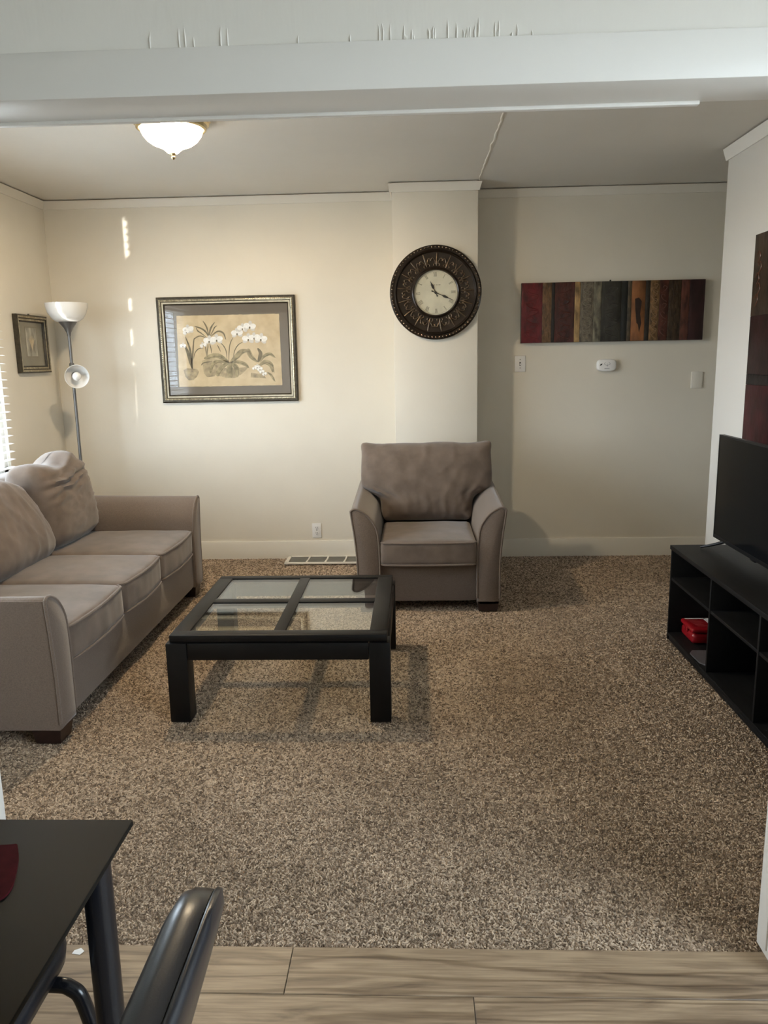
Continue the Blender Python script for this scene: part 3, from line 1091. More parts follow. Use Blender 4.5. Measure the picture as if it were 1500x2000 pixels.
def red_case():
    x0, x1, y0, y1 = 1.405, 1.60, 3.845, 4.022
    z = .04
    t = thing('first_aid_case', ((x0 + x1) / 2, (y0 + y1) / 2, z), 'small red plastic case with white labels in the media stand cubby', 'plastic case')
    MB().soft((x1 - x0, y1 - y0, .060), .022, (16, 16, 10), mat=Matrix.Translation(((x0 + x1) / 2, (y0 + y1) / 2, z + .030))).build('case_body', m_red, t)
    lid = MB().soft((x1 - x0 + .006, y1 - y0 + .006, .026), .012, (16, 16, 8), mat=Matrix.Translation(((x0 + x1) / 2, (y0 + y1) / 2, z + .073))).build('lid', m_red, t)
    MB().box(x0 + .012, x0 + .12, y1 - .024, y1 - .012, z + .085, z + .0868).build('white_label', m_white, lid)
    b = MB().box(x0 + .108, x1 - .012, y0 + .020, y1 - .012, z + .085, z + .0868)
    b.build('white_label', m_white, lid)
    b = MB()
    for i in range(6):
        b.box(x0 + .020 + .004 * i, x0 + .07 + .010 * (i % 3), y1 - .048 - i * .018, y1 - .040 - i * .018, z + .085, z + .0870)
    b.build('raised_lettering', m_redl, lid)
    MB().box(x0 - .004, x0 + .004, (y0 + y1) / 2 - .02, (y0 + y1) / 2 + .02, z + .045, z + .07, bev=.002).build('latch', m_red, t)
    tag(MB().prism([(1.352, 3.72), (1.375, 3.755), (1.475, 3.755), (1.475, 3.53), (1.398, 3.512), (1.355, 3.60)], 'Z', .0405, .0465).build('booklet', M('grey_booklet', (0.10, 0.092, 0.095), rough=.35, var=.15, vscale=30)),
        'thin dark grey booklet lying in front of the red case', 'booklet')


red_case()


# ------------------------------------------------------------------ ceiling light
def ceiling_light():
    c = (-1.165, 4.06, ZC)
    t = thing('ceiling_light', c, 'lit frosted glass bowl ceiling light with brass rim', 'ceiling light')
    MB().lathe([(.02, 0), (.186, 0), (.190, -.010), (.178, -.018), (.182, -.027), (.172, -.034), (.168, -.050), (.158, -.055), (.152, -.050), (.150, -.02), (.02, -.01)], c, 64).build('brass_rim', m_brass, t, sharp=30)
    pr = [(.1495, -.049), (.148, -.062), (.140, -.080), (.122, -.102), (.096, -.120), (.066, -.132), (.048, -.140), (.036, -.150), (.026, -.159), (.001, -.161)]
    MB().lathe(pr, c, 48).build('glass_bowl', m_bowl, t)
    MB().lathe([(.001, -.012), (.020, -.014), (.045, -.024), (.056, -.038), (.050, -.054), (.030, -.066), (.001, -.070)], c, 24).build('bulb', m_litbulb, t)
    MB().lathe([(.001, -.160), (.013, -.160), (.012, -.167), (.007, -.172), (.011, -.180), (.007, -.188), (.001, -.191)], c, 20).build('finial', m_brass, t)


ceiling_light()


# ------------------------------------------------------------------ floor lamp
def floor_lamp():
    x, y = -2.415, 5.55
    t = thing('floor_lamp', (x, y, 0), 'grey torchiere floor lamp with white bowl in the corner behind the sofa', 'floor lamp')
    MB().lathe([(.001, .0), (.125, .0), (.128, .012), (.11, .024), (.02, .034), (.001, .034)], (x, y, .002), 40).build('base', m_lampg, t)
    MB().tube([(x, y, .03), (x, y, .86)], .0115, seg=14).build('pole', m_lampg, t)
    MB().tube([(x, y, .86), (x, y, 1.30)], .0110, seg=14).build('pole', m_lampg, t)
    MB().tube([(x, y, 1.30), (x, y, 1.74)], .0105, seg=14).build('pole', m_lampg, t)
    MB().lathe([(.012, 1.70), (.016, 1.725), (.030, 1.755), (.060, 1.795), (.066, 1.803), (.001, 1.803)], (x, y, 0), 32).build('cone_holder', m_lampg, t)
    pr = [(.040, 1.797), (.075, 1.800), (.105, 1.822), (.128, 1.858), (.140, 1.900), (.1425, 1.925), (.1385, 1.925), (.136, 1.900), (.124, 1.861), (.101, 1.827), (.073, 1.806), (.040, 1.803)]
    MB().lathe(pr, (x, y, 0), 48, closed=True).build('lamp_bowl', m_lampw, t, sharp=60)
    # reading light
    ax = Vector((.50, -.83, -.10)).normalized()
    c0 = Vector((x + .012, y - .012, 1.475))
    tip = Vector((x + .062, y - .085, 1.425))
    rot = ax.to_track_quat('Z', 'Y').to_matrix().to_4x4()
    MB().tube([(x, y, 1.51), (x + .004, y - .008, 1.495), c0], [.017, .018, .016], seg=14).build('joint', m_lampg, t)

    def lz(pr, closed=False, seg=36):
        b = MB().lathe(pr, (0, 0, 0), seg, closed=closed)
        mt = Matrix.Translation(tip) @ rot
        b.v = [tuple(mt @ Vector(v)) for v in b.v]
        return b
    lz([(.001, -.075), (.024, -.075), (.026, -.03), (.001, -.03)]).build('socket', m_lampg, t)
    MB().tube([c0, tip + ax * -.05], .012, seg=10).build('arm', m_lampg, t)
    sh = lz([(.026, -.052), (.052, -.040), (.072, -.012), (.082, .030), (.0795, .030), (.069, -.010), (.050, -.037), (.026, -.048)], closed=True).build('reading_shade', m_lampw, t, sharp=60)
    lz([(.014, -.035), (.016, -.02), (.027, .0), (.030, .016), (.024, .032), (.012, .040), (.001, .042)]).build('bulb', m_bulb, sh)


floor_lamp()


# ------------------------------------------------------------------ wall clock
def wall_clock():
    cx, cz, R = .160, 1.945, .317
    y = YC
    t = thing('wall_clock', (cx, y, cz), 'large round dark bronze wall clock with roman numerals on the column', 'wall clock')
    prof = [(.001, 0), (R * .97, 0), (R, .012), (R * .995, .028), (R * .96, .038), (R * .905, .034), (R * .890, .040), (R * .875, .046), (R * .855, .040), (R * .84, .030),
            (R * .70, .024), (R * .535, .026), (R * .515, .034), (R * .495, .038), (R * .478, .034), (R * .470, .018), (.001, .018)]
    MB().lathe([(r, h) for r, h in prof], (cx, y, cz), 96, axis='Y').build('bronze_ring', m_bronze, t, sharp=25)
    MB().lathe([(.001, .0186), (R * .468, .0186), (R * .468, .0176)], (cx, y, cz), 72, axis='Y').build('dial', m_dial, t)
    MB().lathe([(R * .445, .0192), (R * .448, .0192)], (cx, y, cz), 72, axis='Y').build('minute_ring', m_inks, t)
    b = MB()
    for i in range(76):
        a = 2 * math.pi * i / 76
        px, pz = cx + R * .948 * math.cos(a), cz + R * .948 * math.sin(a)
        b.lathe([(.0072, 0), (.0055, .004), (.001, .006)], (px, y - .036, pz), 7, axis='Y')
    b.build('bead_border', m_bronzel, t, kind='stuff')
    # fleur-de-lis, built once
    f = MB()
    yy = -.0285

    def arc(pts, r):
        n = len(pts)
        rr = [r * (.35 + .65 * math.sin(math.pi * min(1, (k + .6) / n))) for k in range(n)]
        f.tube([(px, yy, pz) for px, pz in pts], rr, seg=7)
    arc(smooth_curve([(0, -.036), (0, -.015), (0, .012), (0, .042)], 4), .0062)
    for s in (-1, 1):
        arc(smooth_curve([(s * .004, -.026), (s * .010, -.008), (s * .022, .010), (s * .031, .004), (s * .030, -.006), (s * .024, -.006)], 4), .0042)
        arc(smooth_curve([(s * .004, -.016), (s * .014, -.022), (s * .016, -.034), (s * .009, -.036)], 3), .0034)
    f.tube([(-.013, yy, -.014), (.013, yy, -.014)], .0036, seg=7)
    f.v = [(v[0] * 1.22, v[1], v[2] * 1.12) for v in f.v]
    me = None
    for k in range(17):
        a = 2 * math.pi * (k + .1) / 17
        loc = (R * .685 * math.sin(a), 0, R * .685 * math.cos(a))
        if me is None:
            bb = MB()
            bb.v, bb.f = [(v[0] + cx, v[1] + y, v[2] + cz) for v in f.v], f.f
            me = bb.build('fleur_ornament', m_bronzel, t, sharp=70)
            me.location, me.rotation_euler = loc, (0, a, 0)
        else:
            share(me, 'fleur_ornament', loc, t, (0, a, 0))
    # numerals
    NUM = ['XII', 'I', 'II', 'III', 'IIII', 'V', 'VI', 'VII', 'VIII', 'IX', 'X', 'XI']
    tilt = math.radians(-1.5)
    for k, s in enumerate(NUM):
        a = 2 * math.pi * k / 12 + tilt
        b = MB()
        h, pw = .027, .0062
        wd = {'I': 1.0, 'V': 1.5, 'X': 1.6}
        tot = sum(wd[c] for c in s) * pw
        u = -tot / 2

        def stroke(u0, v0, u1, v1, w):
            d = Vector((u1 - u0, v1 - v0)).normalized()
            n = Vector((-d.y, d.x)) * w / 2
            P = [(u0 + n.x, v0 + n.y), (u1 + n.x, v1 + n.y), (u1 - n.x, v1 - n.y), (u0 - n.x, v0 - n.y)]
            Q = []
            for pu, pv in P:
                rr = R * .385 + pv
                Q.append((cx + rr * math.sin(a) + pu * math.cos(a), cz + rr * math.cos(a) - pu * math.sin(a)))
            b.prism(Q, 'Y', y - .0185, y - .0192)
        for c in s:
            w = wd[c] * pw
            m_ = u + w / 2
            if c == 'I':
                stroke(m_, -h / 2, m_, h / 2, .0026)
            elif c == 'V':
                stroke(m_ - .0035, h / 2, m_, -h / 2, .0026); stroke(m_ + .0035, h / 2, m_, -h / 2, .0012)
            else:
                stroke(m_ - .004, h / 2, m_ + .004, -h / 2, .0026); stroke(m_ + .004, h / 2, m_ - .004, -h / 2, .0012)
            u += w
        stroke(-tot / 2 - .001, h / 2, tot / 2 + .001, h / 2, .0010)
        stroke(-tot / 2 - .001, -h / 2, tot / 2 + .001, -h / 2, .0010)
        b.build('numeral', m_inks, t)
    b = MB()
    for dx, w in ((-.03, .016), (-.009, .010), (.008, .012), (.026, .014)):
        b.box(cx + dx - w / 2, cx + dx + w / 2, y - .0192, y - .0186, cz + .050, cz + .054)
    b.build('dial_print', m_inks, t)

    def hand(name, ang, L, blob, tail, w, yo):
        d = Vector((math.sin(ang), math.cos(ang)))
        n = Vector((d.y, -d.x))
        b = MB()
        outl = [(-tail, w * .4), (-tail + .006, w * .9), (-tail + .012, w * .35), (0, w * .6), (blob - .022, w * .35), (blob - .006, w * 1.5), (blob + .010, w * 1.2), (blob + .026, w * .4), (L, w * .15)]
        poly = [d * u_ + n * v_ for u_, v_ in outl] + [d * u_ - n * v_ for u_, v_ in reversed(outl)]
        b.prism([(cx + q.x, cz + q.y) for q in poly], 'Y', y - yo, y - yo - .0015)
        return b.build(name, m_ink, t)
    hand('hour_hand', math.radians(-26), .086, .046, .030, .0062, .021)
    hand('minute_hand', math.radians(113.5), .130, .070, .032, .0058, .0235)
    MB().lathe([(.009, 0), (.008, .005), (.001, .006)], (cx, y - .0205, cz), 16, axis='Y').build('hub', m_ink, t)
    MB().lathe([(.001, .0315), (R * .30, .0312), (R * .474, .0290)], (cx, y, cz), 48, axis='Y').build('dial_glass', m_gls, t)


wall_clock()


# ------------------------------------------------------------------ framed pictures
def frame_prof(mb_out, mb_mid, mb_in, x0, x1, z0, z1, steps, P):
    """mitred frame from (inset, height) pairs; P maps (u, w, h) to 3-D. steps: list of (mb, i0, h0, i1, h1)"""
    for mb, i0, h0, i1, h1 in steps:
        def ring(i, h):
            return [P(x0 + i, z0 + i, h), P(x1 - i, z0 + i, h), P(x1 - i, z1 - i, h), P(x0 + i, z1 - i, h)]
        a, b = ring(i0, h0), ring(i1, h1)
        fs = [(k, (k + 1) % 4, (k + 1) % 4 + 4, k + 4) for k in range(4)]
        mb.add(a + b, fs)


def inv_bilin(x, y, TL, TR, BR, BL):
    u, v = .5, .5
    for _ in range(12):
        px = (1 - u) * (1 - v) * TL[0] + u * (1 - v) * TR[0] + u * v * BR[0] + (1 - u) * v * BL[0]
        py = (1 - u) * (1 - v) * TL[1] + u * (1 - v) * TR[1] + u * v * BR[1] + (1 - u) * v * BL[1]
        dxu = (1 - v) * (TR[0] - TL[0]) + v * (BR[0] - BL[0])
        dyu = (1 - v) * (TR[1] - TL[1]) + v * (BR[1] - BL[1])
        dxv = (1 - u) * (BL[0] - TL[0]) + u * (BR[0] - TR[0])
        dyv = (1 - u) * (BL[1] - TL[1]) + u * (BR[1] - TR[1])
        det = dxu * dyv - dxv * dyu
        ex, ey = x - px, y - py
        u += (ex * dyv - ey * dxv) / det
        v += (ey * dxu - ex * dyu) / det
    return u, v


m_fdark = M('frame_dark_bronze', (0.055, 0.045, 0.030), rough=0.35, metal=0.5, var=.3, vscale=40)
m_fgold = M('frame_champagne', (0.36, 0.315, 0.22), rough=0.3, metal=0.75, var=.35, vscale=60)
m_fcream = M('frame_cream_fillet', (0.48, 0.43, 0.32), rough=0.4, metal=0.3, var=.15, vscale=30)
m_mat = M('grey_brown_mat', (0.165, 0.140, 0.110), rough=0.85)
m_paper = M('parchment_print', (0.52, 0.40, 0.235), rough=0.8, col2=(0.64, 0.52, 0.33), vscale=14)
m_petal = M('printed_petal', (0.80, 0.78, 0.73), rough=0.8, var=.08, vscale=60)
m_petals = M('printed_petal_shade', (0.60, 0.57, 0.52), rough=0.8)
m_leaf = M('printed_leaf', (0.17, 0.145, 0.080), rough=0.8, col2=(0.42, 0.34, 0.19), vscale=30, detail=6)
m_leafd = M('printed_dark_leaf', (0.10, 0.085, 0.05), rough=0.8, col2=(0.20, 0.16, 0.095), vscale=30)
m_pot = M('printed_pot', (0.24, 0.19, 0.12), rough=0.8, col2=(0.47, 0.37, 0.22), vscale=34, detail=6)


def orchid_picture():
    x0, x1, z0, z1 = -1.885, -.862, 1.208, 1.976
    t = thing('orchid_picture', ((x0 + x1) / 2, D, z0), 'large framed white orchid print with grey mat on the back wall', 'picture')
    P = lambda u, w, h: (u, D - h, w)
    dk, gd, cr_ = MB(), MB(), MB()
    frame_prof(None, None, None, x0, x1, z0, z1, [
        (dk, 0, 0.001, 0, .026), (dk, 0, .026, .006, .031), (dk, .006, .031, .018, .029), (gd, .018, .029, .024, .031), (gd, .024, .031, .032, .028),
        (dk, .032, .028, .037, .020), (cr_, .037, .022, .048, .020), (dk, .048, .020, .057, .012)], P)
    f = dk.build('frame', m_fdark, t, sharp=30)
    gd.build('frame_moulding', m_fgold, f, sharp=30)
    cr_.build('frame_fillet', m_fcream, f, sharp=30)
    # beaded rope along the frame
    b = MB()
    pitch = .0135
    for (ax, az, bx_, bz) in ((x0 + .022, z0 + .022, x1 - .022, z0 + .022), (x1 - .022, z0 + .022, x1 - .022, z1 - .022), (x1 - .022, z1 - .022, x0 + .022, z1 - .022), (x0 + .022, z1 - .022, x0 + .022, z0 + .022)):
        n = int(math.hypot(bx_ - ax, bz - az) / pitch)
        for k in range(n):
            s = k / n
            b.lathe([(.0048, 0), (.0035, .003), (.0005, .004)], (ax + (bx_ - ax) * s, D - .030, az + (bz - az) * s), 6, axis='Y')
    b.build('rope_moulding', m_fgold, f, kind='stuff')
    i = .05
    MB().box(x0 + i, x1 - i, D - .0075, D - .001, z0 + i, z1 - i).build('mat_board', m_mat, t)
    # deckle-edged print
    TL, TR, BR, BL = (108, 138), (1295, 112), (1340, 1030), (192, 1050)
    def Q(px, py):
        u, v = inv_bilin(px, py, TL, TR, BR, BL)
        return x0 + u * (x1 - x0), z1 - v * (z1 - z0)
    cor = [(283, 292), (1163, 273), (1200, 893), (322, 908)]
    pl = []
    for k in range(4):
        a, b_ = cor[k], cor[(k + 1) % 4]
        n = 40 if k % 2 == 0 else 28
        for s in range(n):
            tt = s / n
            pl.append(Q(a[0] + (b_[0] - a[0]) * tt + 4 * noise.noise((s * .7, k, 0)), a[1] + (b_[1] - a[1]) * tt + 4 * noise.noise((s * .7, k, 9))))
    paper = MB().prism(pl, 'Y', D - .0076, D - .0082).build('print', m_paper, t)

    def flat(mb, pts, lv):
        q = [Q(*p) for p in pts]
        mb.prism(q, 'Y', D - .0082, D - .0082 - lv * .00012)

    def ell(mb, cx, cy, rx, ry, rot, lv, n=14):
        pts = []
        for k in range(n):
            a = 2 * math.pi * k / n
            ex, ey = rx * math.cos(a), ry * math.sin(a)
            pts.append((cx + ex * math.cos(rot) - ey * math.sin(rot), cy + ex * math.sin(rot) + ey * math.cos(rot)))
        flat(mb, pts, lv)

    def blade(mb, pts, w, lv):
        c = smooth_curve(pts, 6)
        n = len(c)
        L_, R_ = [], []
        for k, p in enumerate(c):
            a, b_ = c[max(k - 1, 0)], c[min(k + 1, n - 1)]
            d = Vector((b_[0] - a[0], b_[1] - a[1])).normalized()
            ww = w * (math.sin(math.pi * min(1, (k + .5) / n)) ** .7 + .04)
            L_.append((p[0] - d.y * ww, p[1] + d.x * ww))
            R_.append((p[0] + d.y * ww, p[1] - d.x * ww))
        flat(mb, L_ + R_[::-1], lv)
    # pots
    mb = MB(); flat(mb, [(355, 760), (385, 745), (470, 750), (488, 775), (470, 820), (440, 848), (400, 850), (370, 815)], 1); mb.build('printed_pot', m_pot, paper)
    mb = MB(); flat(mb, [(510, 680), (560, 660), (650, 668), (690, 690), (660, 760), (620, 815), (560, 822), (530, 790)], 1); mb.build('printed_pot', m_pot, paper)
    mb = MB(); flat(mb, [(640, 745), (910, 735), (860, 790), (800, 830), (720, 830), (670, 810)], 1); mb.build('printed_pot', m_pot, paper)
    mb = MB(); flat(mb, [(932, 785), (1035, 795), (1062, 832), (930, 825)], 1); mb.build('printed_pot', m_pot, paper)
    # big dark leaves
    for pts, w in [([(740, 690), (660, 640), (590, 640), (530, 660)], 26), ([(740, 690), (650, 685), (600, 720), (585, 790)], 20), ([(745, 690), (690, 730), (650, 790), (660, 810)], 24),
                   ([(750, 690), (750, 750), (755, 800), (750, 820)], 34), ([(755, 690), (800, 730), (815, 780), (805, 820)], 24), ([(755, 690), (810, 640), (850, 600), (905, 590)], 28),
                   ([(760, 690), (820, 690), (880, 710), (910, 740)], 18), ([(985, 690), (930, 640), (905, 590), (900, 585)], 22),
                   ([(1000, 720), (1050, 690), (1100, 715), (1120, 780)], 24), ([(1000, 690), (1040, 640), (1090, 620), (1135, 650)], 16), ([(1070, 780), (1100, 800), (1120, 830), (1135, 860)], 12)]:
        mb = MB(); blade(mb, pts, w * .85, 2); mb.build('printed_leaf', m_leaf, paper)
        mb = MB(); blade(mb, [(px_ + w * .5, py_ + w * .25) for px_, py_ in pts], 2.2, 3); mb.build('printed_vein', m_leafd, paper)
    for pts, w in [([(430, 750), (410, 680), (390, 610), (360, 545)], 14), ([(430, 750), (420, 650), (400, 560), (365, 470)], 8), ([(425, 745), (430, 640), (435, 540), (440, 480)], 6),
                   ([(440, 660), (450, 610), (480, 575), (520, 570)], 4), ([(990, 690), (1005, 650), (1010, 610), (985, 570)], 16),
                   ([(570, 480), (540, 430), (500, 400), (440, 380)], 7), ([(570, 480), (550, 400), (530, 360), (512, 335)], 6), ([(570, 480), (575, 420), (590, 380), (615, 345)], 7),
                   ([(570, 480), (600, 420), (615, 390), (635, 375)], 5), ([(580, 470), (640, 425), (690, 440), (712, 495)], 7), ([(560, 490), (500, 465), (460, 475), (435, 500)], 5),
                   ([(550, 480), (500, 440), (470, 420), (455, 390)], 5), ([(505, 720), (520, 700), (560, 690), (600, 685)], 5)]:
        mb = MB(); blade(mb, pts, w, 3); mb.build('printed_blade', m_leafd, paper)
    for pts in [[(740, 690), (742, 600), (750, 530), (775, 475)], [(780, 650), (790, 590), (820, 540), (860, 515)], [(725, 660), (715, 590), (690, 545), (660, 520)], [(590, 615), (588, 580), (580, 550), (575, 530)],
                [(560, 650), (555, 600), (560, 560), (560, 530)], [(550, 640), (545, 600), (540, 560), (535, 540)], [(670, 600), (660, 580), (650, 560), (640, 540)]]:
        mb = MB(); blade(mb, pts, 4.0, 4); mb.build('printed_stem', m_leafd, paper)
    lv = 5
    def orchid(cx, cy, s, rot=0):
        nonlocal lv
        pet, petd, core = MB(), MB(), MB()
        for a in (90, 210, 330):
            r = math.radians(a) + rot
            ell(petd, cx + s * .62 * math.cos(r), cy - s * .62 * math.sin(r), s * .52, s * .36, -r, lv)
        for a in (15, 165):
            r = math.radians(a) + rot
            ell(pet, cx + s * .58 * math.cos(r), cy - s * .58 * math.sin(r), s * .60, s * .52, -r, lv + 1)
        ell(core, cx, cy + s * .15, s * .16, s * .22, 0, lv + 2, 8)
        lv += 2
        petd.build('printed_sepals', m_petals, paper)
        pet.build('printed_petals', m_petal, paper)
        core.build('printed_centre', m_leafd, paper)
    for a in [(388, 412, 42, .2), (372, 432, 26, .5), (345, 550, 24, 0), (570, 508, 44, 0), (634, 498, 46, .1), (520, 545, 26, .4), (808, 442, 44, .1), (853, 400, 40, 0), (915, 385, 46, -.1), (905, 492, 46, 0),
              (955, 480, 42, .1), (1012, 492, 48, -.1), (985, 735, 24, 0), (1008, 752, 22, .3), (1025, 775, 20, .2), (962, 745, 18, .2), (1048, 795, 18, .4)]:
        orchid(*a)
    sg = MB()
    for k in range(8):
        blade(sg, [(960 + k * 26, 968), (970 + k * 26, 960 + 6 * (k % 2)), (980 + k * 26, 972)], 1.6, 3)
    sg.build('signature', m_leafd, paper, kind='stuff')
    MB().box(x0 + i, x1 - i, D - .0125, D - .011, z0 + i, z1 - i).build('glass', m_gls, t)


orchid_picture()


def small_picture():
    y0, y1, z0, z1 = 5.278, 5.722, 1.452, 1.846
    t = thing('small_picture', (XL, (y0 + y1) / 2, z0), 'small bronze framed sepia picture on the left wall beside the floor lamp', 'picture')
    P = lambda u, w, h: (XL + h, u, w)
    dk, gd = MB(), MB()
    frame_prof(None, None, None, y0, y1, z0, z1, [
        (dk, 0, 0.001, 0, .030), (dk, 0, .030, .010, .034), (gd, .010, .034, .022, .033), (dk, .022, .033, .028, .026), (gd, .028, .027, .040, .025), (dk, .040, .025, .050, .012)], P)
    f = dk.build('frame', m_fdark, t, sharp=30)
    gd.build('frame_moulding', m_fgold, f, sharp=30)
    i = .045
    MB().box(XL + .001, XL + .008, y0 + i, y1 - i, z0 + i, z1 - i).build('mat_board', M('olive_mat', (0.21, 0.185, 0.125), rough=.85, var=.15, vscale=12), t)
    a, b, c, d = y0 + .145, y1 - .145, z0 + .115, z1 - .085
    MB().box(XL + .008, XL + .0092, a - .008, b + .008, c - .008, d + .008).build('inner_mat', m_leafd, t)
    pr = MB().box(XL + .0092, XL + .010, a, b, c, d).build('print', M('sepia_print', (0.13, 0.11, 0.075), rough=.8, col2=(0.60, 0.55, 0.43), vscale=9, detail=6, stretch=(1, 2.2, .9)), t)
    br = MB()
    for k in range(7):
        s = -1 + 2 * k / 6
        br.tube([(XL + .0101, (a + b) / 2, c + .04), (XL + .0103, (a + b) / 2 + s * .03, c + .11), (XL + .0101, (a + b) / 2 + s * .055, c + .15 - .03 * abs(s))], [.002, .003, .001], seg=5)
    br.build('printed_leaves', m_paper, pr)
    MB().box(XL + .0135, XL + .0145, y0 + i, y1 - i, z0 + i, z1 - i).build('glass', m_gls, t)
    MB().lathe([(.001, .0), (.004, .0), (.004, .012), (.001, .012)], (XL, (y0 + y1) / 2, z1 + .006), 8, axis='X').build('hanging_nail', m_grey, t)


small_picture()


def strip_art():
    x0, x1, z0, z1 = .785, 2.086, 1.597, 2.019
    dpt = .040
    t = thing('striped_canvas', ((x0 + x1) / 2, D, z0), 'wide canvas art of dark red, grey and brown vertical panels on the back wall', 'wall art')
    MB().box(x0, x1, D - dpt + .006, D - .002, z0, z1).build('canvas_box', m_ink, t)
    spec = [(128, 265, (.135, .014, .018), 22), (265, 325, (.155, .085, .038), 60), (325, 345, (.018, .015, .014), 30), (345, 475, (.070, .018, .014), 34), (475, 512, (.42, .27, .115), 26),
            (512, 600, (.17, .145, .105), 48), (600, 650, (.20, .18, .125), 30), (650, 780, (.035, .033, .026), 20), (780, 820, (.012, .014, .014), 20), (820, 845, (.09, .065, .04), 40),
            (845, 935, (.29, .115, .042), 12), (935, 965, (.028, .022, .016), 30), (965, 1025, (.20, .11, .045), 52), (1025, 1085, (.085, .025, .016), 28), (1085, 1165, (.050, .030, .016), 44),
            (1165, 1220, (.115, .040, .028), 24), (1220, 1318, (.038, .014, .015), 12)]
    W = 1318 - 128
    for k, (a, b, c, sc_) in enumerate(spec):
        xa, xb = x0 + (a - 128) / W * (x1 - x0), x0 + (b - 128) / W * (x1 - x0)
        mm = M('panel_%d' % k, tuple(v * .30 for v in c), rough=.34, col2=tuple(min(1, v * 1.25) for v in c), vscale=sc_, stretch=(1, 1, .45), bump=.9, bscale=sc_ * 1.1, detail=3, bdist=.006)
        pr = .002 + .003 * ((k * 7) % 5) / 4
        n = MB().box(xa + .0004, xb - .0004, D - dpt - pr, D - dpt + .006, z0 + .001, z1 - .001, bev=.0015).build('panel_strip', mm, t)
        # embossed relief
        rb = MB()
        random.seed(100 + k)
        w = xb - xa
        if k in (0, 3, 5, 7, 12, 13):
            cnt = {0: 7, 3: 8, 5: 16, 7: 6, 12: 14, 13: 6}[k]
            for q in range(cnt):
                zc_ = z0 + .03 + (z1 - z0 - .06) * (q + .5) / cnt
                s = 1 if q % 2 else -1
                amp = w * .30
                rb.tube(smooth_curve([((xa + xb) / 2 - s * amp, D - dpt - pr, zc_ - .028), ((xa + xb) / 2 + s * amp * .3, D - dpt - pr - .001, zc_ - .012), ((xa + xb) / 2 + s * amp, D - dpt - pr, zc_ + .012), ((xa + xb) / 2, D - dpt - pr - .001, zc_ + .02), ((xa + xb) / 2 - s * amp * .4, D - dpt - pr, zc_ + .008)], 4), .0034, seg=6)
            rb.build('embossed_scroll', M('scroll_%d' % k, tuple(min(1, v * 1.05) for v in c), rough=.28, spec=.7), n)
        if k == 10:
            rb.prism([(xa + w * .25 + w * .55 * u, z0 + (z1 - z0) * v) for u, v in ((0, .70), (.5, .72), (.9, .66), (.75, .45), (.95, .30), (.7, .14), (.5, .28), (.3, .30), (.1, .52))], 'Y', D - dpt - pr - .0006, D - dpt - pr)
            rb.build('dark_patch', m_foot, n)
    MB().lathe([(.001, 0), (.006, 0), (.006, .008), (.001, .008)], (x0 + (705 - 128) / W * (x1 - x0), D - .03, z1 + .004), 8, axis='Y').build('hanging_nail', m_ink, t)


strip_art()


def right_art():
    y1, z0, z1 = 4.388, .985, 2.106
    y0 = y1 - .42
    t = thing('tall_canvas', (XR, (y0 + y1) / 2, z0), 'tall dark brown and maroon canvas on the right wall above the television', 'wall art')
    MB().box(XR - .030, XR - .002, y0, y1, z0, z1).build('canvas_box', m_ink, t)
    segs = [(z1, 1.69, (.075, .045, .026), 18), (1.69, 1.385, (.040, .014, .013), 10), (1.385, 1.33, (.020, .013, .014), 20), (1.33, z0, (.075, .012, .016), 9)]
    for k, (a, b, c, s) in enumerate(segs):
        mm = M('tall_panel_%d' % k, tuple(v * .2 for v in c), rough=.45, spec=.25, col2=tuple(v * .8 for v in c), vscale=s, stretch=(1, 1, .6), bump=.8, bscale=s * 1.5, bdist=.005)
        n = MB().box(XR - .036, XR - .030, y0 + .001, y1 - .001, b + .0005, a - .0005, bev=.001).build('panel_strip', mm, t)
        if k == 0:
            e = MB()
            for q in range(5):
                zz = 1.99 - q * .055
                yy = y1 - .05 - .02 * (q % 2)
                e.tube(smooth_curve([(XR - .0365, yy, zz - .03), (XR - .037, yy - .03, zz), (XR - .0365, yy - .01, zz + .03), (XR - .0365, yy + .01, zz + .01)], 4), .003, seg=5)
            e.build('embossed_scroll', M('worn_copper_paint', (.11, .035, .018), rough=.35), n)


right_art()


# ------------------------------------------------------------------ small wall fittings
def switch_plate(name, x0, x1, z0, z1, label, toggle):
    t = thing(name, ((x0 + x1) / 2, D, z0), label, 'switch plate')
    MB().box(x0, x1, D - (.0065 if toggle else .009), D - .0005, z0, z1, bev=.0025).build('plate', m_white if toggle else m_trim, t)
    xm, zm = (x0 + x1) / 2, (z0 + z1) / 2
    if toggle:
        MB().box(xm - .006, xm + .006, D - .0072, D - .006, zm - .013, zm + .013).build('toggle_slot', m_grey, t)
        MB().box(xm - .0045, xm + .0045, D - .019, D - .006, zm - .009, zm + .003, bev=.0015).build('toggle', m_white, t)
        for s in (-1, 1):
            MB().lathe([(.0035, 0), (.003, .0012), (.0005, .0015)], (xm, D - .0065, zm + s * .030), 10, axis='Y').build('screw', m_grey, t)
    else:
        for s in (-1, 1):
            MB().lathe([(.003, 0), (.0025, .001), (.0005, .0012)], (xm, D - .0065, zm + s * .030), 10, axis='Y').build('screw', m_wall, t)


switch_plate('light_switch', .747, .825, 1.391, 1.508, 'white toggle light switch below the left end of the striped canvas', True)
switch_plate('blank_wall_plate', 2.035, 2.115, 1.249, 1.369, 'painted over blank wall plate below the right end of the striped canvas', False)


